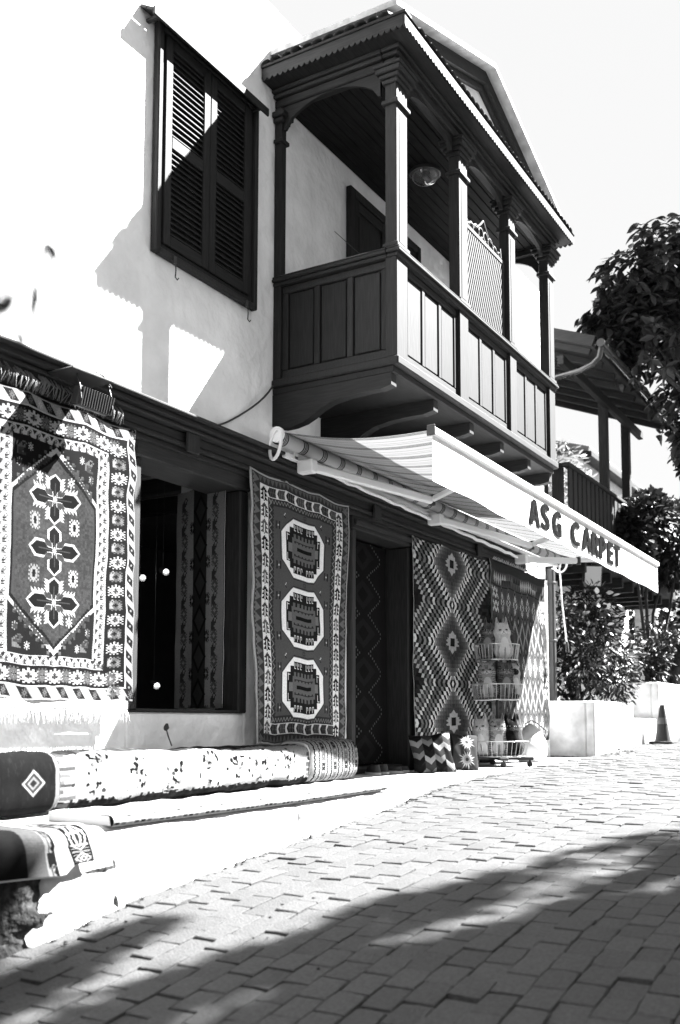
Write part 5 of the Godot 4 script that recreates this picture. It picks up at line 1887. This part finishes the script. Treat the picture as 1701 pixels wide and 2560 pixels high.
func inside_lobes(lobes: Array) -> Vector3:
	var l: Array = lobes[rng.randi() % lobes.size()]
	var d := Vector3(rng.randfn(), rng.randfn(), rng.randfn()).normalized()
	return l[0] + d * l[1] * pow(rng.randf(), 0.45)

func limbs(o: Node3D, base: Vector3, lobes: Array, rad: float, called := "branch") -> void:
	for l in lobes:
		var e: Vector3 = l[0]
		var m := base.lerp(e, 0.5) + Vector3(rng.randfn(0, 0.1), 0.1, rng.randfn(0, 0.1))
		part(called, tubed([base, m, e, e + (e - m) * 0.4], [rad, rad * 0.7, rad * 0.35, rad * 0.12], 7), M.bark, o)

func leaves(o: Node3D, lobes: Array, n: int, singles: int, mesh: ArrayMesh, m: Material, size: float, called := "foliage", hang := 0.3) -> void:
	var list := []
	for i in n:
		var l: Array = lobes[rng.randi() % lobes.size()]
		var d := Vector3(rng.randfn(), rng.randfn(), rng.randfn()).normalized()
		var p: Vector3 = l[0] + Vector3(d.x * l[1].x, d.y * l[1].y, d.z * l[1].z) * pow(rng.randf(), 0.4)
		var dir := (d + Vector3(rng.randfn(0, 0.6), rng.randfn(0, 0.5) - hang, rng.randfn(0, 0.6))).normalized()
		var b := aim(dir, rng.randfn(0, 0.8)) * Basis.from_scale(Vector3.ONE * size * rng.randf_range(0.6, 1.25))
		list.append(Transform3D(b, p - o.position))
	list.sort_custom(func(x, y): return x.origin.distance_squared_to(EYE - o.position) < y.origin.distance_squared_to(EYE - o.position))
	for i in mini(singles, list.size()):
		shared("leaf", mesh, m, o, list[i].origin, list[i].basis)
	if list.size() > singles:
		many(called, mesh, m, list.slice(singles), o)

func plants() -> void:
	rng.seed = 17
	var narrow := leaf_mesh(0.3, 0.25, 0.15)
	var round_leaf := leaf_mesh(0.6, 0.2, 0.1)
	var big := leaf_mesh(0.44, 0.25, 0.09, 6)
	# rubber tree: whorls of large leaves at the twig ends
	var t := thing("rubber_tree", "rubber tree with large glossy dark leaves rising over the neighbouring roof", "tree", Vector3(17.3, 0.5, 0.3))
	part("trunk", tubed([Vector3(18.6, 0.4, 0.4), Vector3(18.3, 1.6, 0.9), Vector3(17.9, 3.0, 1.5), Vector3(17.0, 4.4, 1.7)], [0.14, 0.12, 0.1, 0.08], 10), M.bark, t)
	var lobes := [[Vector3(15.7, 6.7, 0.75), 0.7], [Vector3(15.9, 7.2, 1.15), 0.7], [Vector3(15.6, 6.1, 0.45), 0.55], [Vector3(15.8, 6.0, 0.95), 0.7], [Vector3(16.3, 6.3, 1.25), 0.8], [Vector3(16.6, 7.1, 1.35), 0.8], [Vector3(16.7, 4.4, 1.6), 0.45], [Vector3(17.2, 5.9, 1.4), 0.9], [Vector3(17.0, 5.2, 1.25), 0.65], [Vector3(17.4, 4.6, 1.4), 0.5]]
	limbs(t, Vector3(17.0, 4.3, 1.7), lobes, 0.06)
	var sets := []
	for i in 1050:
		var l: Array = lobes[rng.randi() % lobes.size()]
		var d := Vector3(rng.randfn(), rng.randfn() * 0.9 + 0.15, rng.randfn()).normalized()
		var p: Vector3 = l[0] + d * l[1] * pow(rng.randf(), 0.35)
		var axis := (d + Vector3(0, 0.5, 0)).normalized()
		var n := 5 + rng.randi() % 4
		for k in n:
			var a := aim(axis, 0) * Vector3(cos(k * 2.4), sin(k * 2.4), 0.55 - 0.1 * k)
			var b := aim((a + Vector3(0, -0.05, 0)).normalized(), rng.randfn(0, 0.3)) * Basis.from_scale(Vector3.ONE * rng.randf_range(0.16, 0.27))
			sets.append(Transform3D(b, p + axis * 0.02 * k - t.position))
	sets.sort_custom(func(x, y): return x.origin.distance_squared_to(EYE - t.position) < y.origin.distance_squared_to(EYE - t.position))
	for i in 300: shared("leaf", big, M.leaf_big, t, sets[i].origin, sets[i].basis)
	many("crown", big, M.leaf_big, sets.slice(300), t)
	# shrub in the first planter
	var s := thing("planter_shrub", "arching leafy shrub with sunlit leaf tips in the first white planter", "shrub", Vector3(14.2, 0.2, 0.1))
	lobes = [[Vector3(14.1, 0.75, 0.2), Vector3(0.6, 0.5, 0.4)], [Vector3(14.6, 1.2, 0.2), Vector3(0.6, 0.6, 0.45)], [Vector3(13.9, 1.35, 0.0), Vector3(0.4, 0.5, 0.3)], [Vector3(15.0, 0.6, 0.4), Vector3(0.5, 0.5, 0.4)], [Vector3(15.3, 1.0, 0.3), Vector3(0.5, 0.6, 0.4)], [Vector3(14.9, 1.75, 0.1), Vector3(0.5, 0.35, 0.4)], [Vector3(15.6, 1.5, 0.0), Vector3(0.6, 0.5, 0.4)], [Vector3(13.9, 0.6, -0.2), Vector3(0.5, 0.5, 0.4)]]
	limbs(s, Vector3(14.2, 0.2, 0.1), lobes, 0.025)
	leaves(s, lobes, 4200, 160, narrow, M.leaf, 0.12)
	leaves(s, [[Vector3(14.3, 1.5, 0.4), Vector3(0.5, 0.5, 0.3)], [Vector3(14.9, 0.9, 0.6), Vector3(0.6, 0.5, 0.3)]], 260, 0, round_leaf, M.leaf_mid, 0.1, "young_leaves")
	# shrub in the second planter, climber on the terrace, hedge and trees behind
	s = thing("low_shrub", "dark low shrub in the taller white planter behind the cone", "shrub", Vector3(18.2, 0.5, 0.0))
	lobes = [[Vector3(17.4, 1.0, 0.3), Vector3(0.6, 0.5, 0.4)], [Vector3(18.4, 1.2, 0.3), Vector3(0.9, 0.7, 0.5)], [Vector3(19.6, 1.1, 0.3), Vector3(0.9, 0.7, 0.5)]]
	limbs(s, Vector3(18.2, 0.5, 0.0), lobes, 0.03)
	leaves(s, lobes, 2600, 60, narrow, M.leaf, 0.13)
	s = thing("climbing_plant", "dense dark climbing plant hanging over the far end of the wooden terrace", "climber", Vector3(18.6, 0.6, 0.1))
	lobes = [[Vector3(18.0, 3.6, 0.3), Vector3(0.8, 0.5, 0.4)], [Vector3(19.4, 3.4, 0.5), Vector3(1.2, 0.8, 0.5)], [Vector3(20.0, 3.3, 0.2), Vector3(1.2, 0.7, 0.4)], [Vector3(17.2, 3.1, 0.2), Vector3(0.6, 0.6, 0.3)]]
	limbs(s, Vector3(18.6, 0.6, 0.1), lobes, 0.04)
	leaves(s, lobes, 6500, 60, round_leaf, M.leaf, 0.13)
	s = thing("sunlit_tree", "pale sunlit tree behind the wooden terrace railing", "tree", Vector3(24.0, 0, -4.0))
	lobes = [[Vector3(24.0, 5.6, -3.6), Vector3(1.4, 1.3, 1.2)], [Vector3(25.2, 6.3, -4.2), Vector3(1.2, 1.2, 1.2)], [Vector3(23.4, 4.4, -3.0), Vector3(1.2, 1.0, 1.0)], [Vector3(26.0, 5.0, -3.2), Vector3(1.4, 1.2, 1.2)]]
	part("trunk", tubed([Vector3(24, -0.3, -4), Vector3(24.2, 2.2, -3.9), Vector3(24.3, 4.2, -3.8)], [0.2, 0.16, 0.1], 9), M.bark, s)
	limbs(s, Vector3(24.3, 4.0, -3.8), lobes, 0.06)
	leaves(s, lobes, 5200, 0, narrow, M.leaf_pale, 0.2, "crown")
	s = thing("garden_hedge", "tall dark garden hedge closing the street beyond the pillars", "hedge", Vector3(25.0, -0.1, 0.4))
	lobes = [[Vector3(25.0, 1.6, 0.6), Vector3(1.0, 1.8, 0.7)], [Vector3(25.5, 2.6, 0.3), Vector3(1.4, 2.0, 1.0)], [Vector3(27.5, 3.0, 0.4), Vector3(1.6, 2.4, 1.2)], [Vector3(30.0, 2.4, 0.2), Vector3(2.0, 2.6, 1.4)], [Vector3(27.0, 5.4, 1.6), Vector3(1.8, 1.4, 1.2)], [Vector3(26.5, 2.0, -1.9), Vector3(1.6, 2.6, 0.8)], [Vector3(29.0, 2.6, -1.6), Vector3(1.8, 3.0, 1.2)], [Vector3(27.0, 1.5, -0.4), Vector3(1.2, 1.8, 0.8)]]
	limbs(s, Vector3(25, -0.2, 0.2), lobes, 0.08)
	leaves(s, lobes, 15000, 0, round_leaf, M.leaf, 0.2, "foliage")
	# dry leaves by the planter corner
	s = thing("dry_leaves", "little drift of dry leaves on the ground by the white planter corner", "leaves", Vector3(13.6, gy(13.6), 0.85))
	s.set_meta("kind", "stuff")
	var list := []
	for i in 46:
		var x := 13.3 + absf(rng.randfn(0, 0.6))
		list.append(Transform3D(Basis(Vector3.UP, rng.randf() * TAU) * Basis(Vector3.RIGHT, rng.randfn(0, 0.4)) * Basis.from_scale(Vector3.ONE * rng.randf_range(0.05, 0.1)), Vector3(x, gy(x) + 0.012, 0.72 + absf(rng.randfn(0, 0.12))) - s.position))
	many("leaf_litter", round_leaf, M.bark, list, s)
	# leaves of a branch that hangs close before the lens at the left
	rng.seed = 5
	s = thing("hanging_twig", "blurred leafy twig hanging close in front at the left edge", "twig", Vector3(0.438, 0.399, 3.990))
	var root := EYE + Vector3(0.438, 0.399, -0.610)
	for e in [Vector3(0.513, 0.315, -0.600), Vector3(0.521, 0.335, -0.583), Vector3(0.515, 0.365, -0.569), Vector3(0.500, 0.344, -0.595), Vector3(0.524, 0.294, -0.602), Vector3(0.506, 0.333, -0.596)]:
		var tip: Vector3 = EYE + e
		part("stem", tubed([root, root.lerp(tip, 0.5) + Vector3(0, 0.02, 0), tip], [0.002, 0.0015, 0.0008], 5), M.bark, s)
		for k in 2:
			var p := tip + Vector3(rng.randfn(0, 0.008), rng.randfn(0, 0.012), rng.randfn(0, 0.008))
			shared("leaf", round_leaf, M.twig_leaf, s, p - s.position, aim(Vector3(0.1 * rng.randfn(), -1.0, 0.4 * rng.randfn()), PI / 2 * 0.0 + rng.randfn(0, 0.4)) * Basis.from_scale(Vector3.ONE * rng.randf_range(0.022, 0.034)))

# the tree across the street whose crown shades the pavement
func weeds() -> void:
	rng.seed = 31
	var blade := leaf_mesh(0.3, 0.3, 0.3, 3)
	var k := 0
	for q in [[3.25, "sprawling weed at the left foot of the terrace"], [3.62, "spindly weed growing against the terrace front"], [4.42, "small weed tuft at the foot of the terrace left of the crack"], [5.12, "weed growing out of the crack in the terrace"], [6.6, "tiny weed at the terrace foot right of the crack"]]:
		var at := Vector3(q[0], gy(q[0]), lut(KERB, q[0]) + 0.075)
		var o := thing("weed", q[1], "weed", at, 0.0, "weeds along the terrace")
		for i in 7 - k % 3:
			var d := Vector3(rng.randfn(0, 0.7), rng.randf_range(0.5, 1.3), absf(rng.randfn(0, 0.4))).normalized()
			var l := rng.randf_range(0.02, 0.075)
			part("stem", tubed([Vector3.ZERO, d * l], 0.0018, 4), M.leaf, o, false)
			shared("leaf", blade, M.leaf, o, d * l * 0.9, aim(d + Vector3(0, -0.3, 0.2), rng.randf()) * Basis.from_scale(Vector3.ONE * rng.randf_range(0.018, 0.04)))
		k += 1

func street_tree() -> void:
	rng.seed = 23
	var t := thing("street_tree", "large tree across the street that shades the near pavement", "tree", Vector3(12.5, gy(12.5), 11.0))
	part("trunk", tubed([Vector3(12.5, gy(12.5) - 0.2, 11.0), Vector3(12.3, 2.0, 10.8), Vector3(11.8, 4.2, 10.3), Vector3(11.0, 6.2, 9.6)], [0.34, 0.27, 0.2, 0.1], 10), M.bark, t)
	var mesh := leaf_mesh(0.6, 0.2, 0.1, 3)
	var list := []
	# clumps of leaves on long twigs: dense inside the crown, ragged and broken along its rim
	var along := Vector2(0.936, 0.351)
	var across := Vector2(-0.351, 0.936)
	var n := 0
	for c in 470:
		var rim := c < 90
		var q := Vector2(3.1, 2.55) + along * (rng.randf_range(-2.2, 4.6) if rim else rng.randf_range(-3.0, 5.5)) + across * (rng.randf_range(-0.4, 1.05) if rim else 0.98 + 3.6 * pow(rng.randf(), 1.3))
		var long := rng.randf_range(0.06, 0.42) if rim else 0.5
		var wide := rng.randf_range(0.025, 0.07) if rim else 0.3
		var high := rng.randf_range(4.0, 6.6)
		for i in (130 if rim else 110):
			var s := q + along * rng.randfn(0, long) + across * rng.randfn(0, wide)
			if across.dot(s - Vector2(3.1, 2.55)) < -0.5: continue
			var k := high + rng.randfn(0, 0.25)
			list.append(Transform3D(aim(Vector3(rng.randfn(), rng.randfn() * 0.5, rng.randfn()), rng.randfn()) * Basis.from_scale(Vector3.ONE * (rng.randf_range(0.07, 0.15) if rim else rng.randf_range(0.2, 0.36))), Vector3(s.x, gy(s.x), s.y) + SUN * k - t.position))
	# a lower bough that reaches over the left end of the terrace
	n = 0
	while n < 2200:
		var s := Vector2(rng.randf_range(1.4, 3.4), 0)
		s.y = 1.66 + rng.randf_range(-0.10, 0.10) * clampf((3.5 - s.x) / 0.6, 0.15, 1.0)
		n += 1
		var k := rng.randf_range(4.0, 4.6)
		list.append(Transform3D(aim(Vector3(rng.randfn(), rng.randfn() * 0.5, rng.randfn()), rng.randfn()) * Basis.from_scale(Vector3.ONE * rng.randf_range(0.10, 0.16)), Vector3(s.x, gy(s.x), s.y) + SUN * k - t.position))
	n = 0
	while n < 500:
		n += 1
		var x := rng.randf_range(1.6, 2.95)
		var y := rng.randf_range(-0.95, -0.58)
		if x > 2.75 + 0.15 * sin(y * 21.0): continue
		var k := rng.randf_range(4.0, 4.6)
		list.append(Transform3D(aim(Vector3(rng.randfn(), rng.randfn() * 0.5, rng.randfn()), rng.randfn()) * Basis.from_scale(Vector3.ONE * rng.randf_range(0.12, 0.2)), Vector3(x, y, 1.36) + SUN * k - t.position))
	many("crown", mesh, M.leaf, list, t)
	for e in [Vector3(8.4, 7.2, 5.9), Vector3(10.4, 9.0, 8.2), Vector3(12.0, 10.4, 9.2), Vector3(9.8, 9.0, 10.6), Vector3(14.0, 11.4, 10.8)]:
		part("branch", tubed([Vector3(11.4, 5.2, 9.9), Vector3(11.4, 5.2, 9.9).lerp(e, 0.5) + Vector3(0, 0.35, 0), e], [0.12, 0.08, 0.02], 7), M.bark, t)
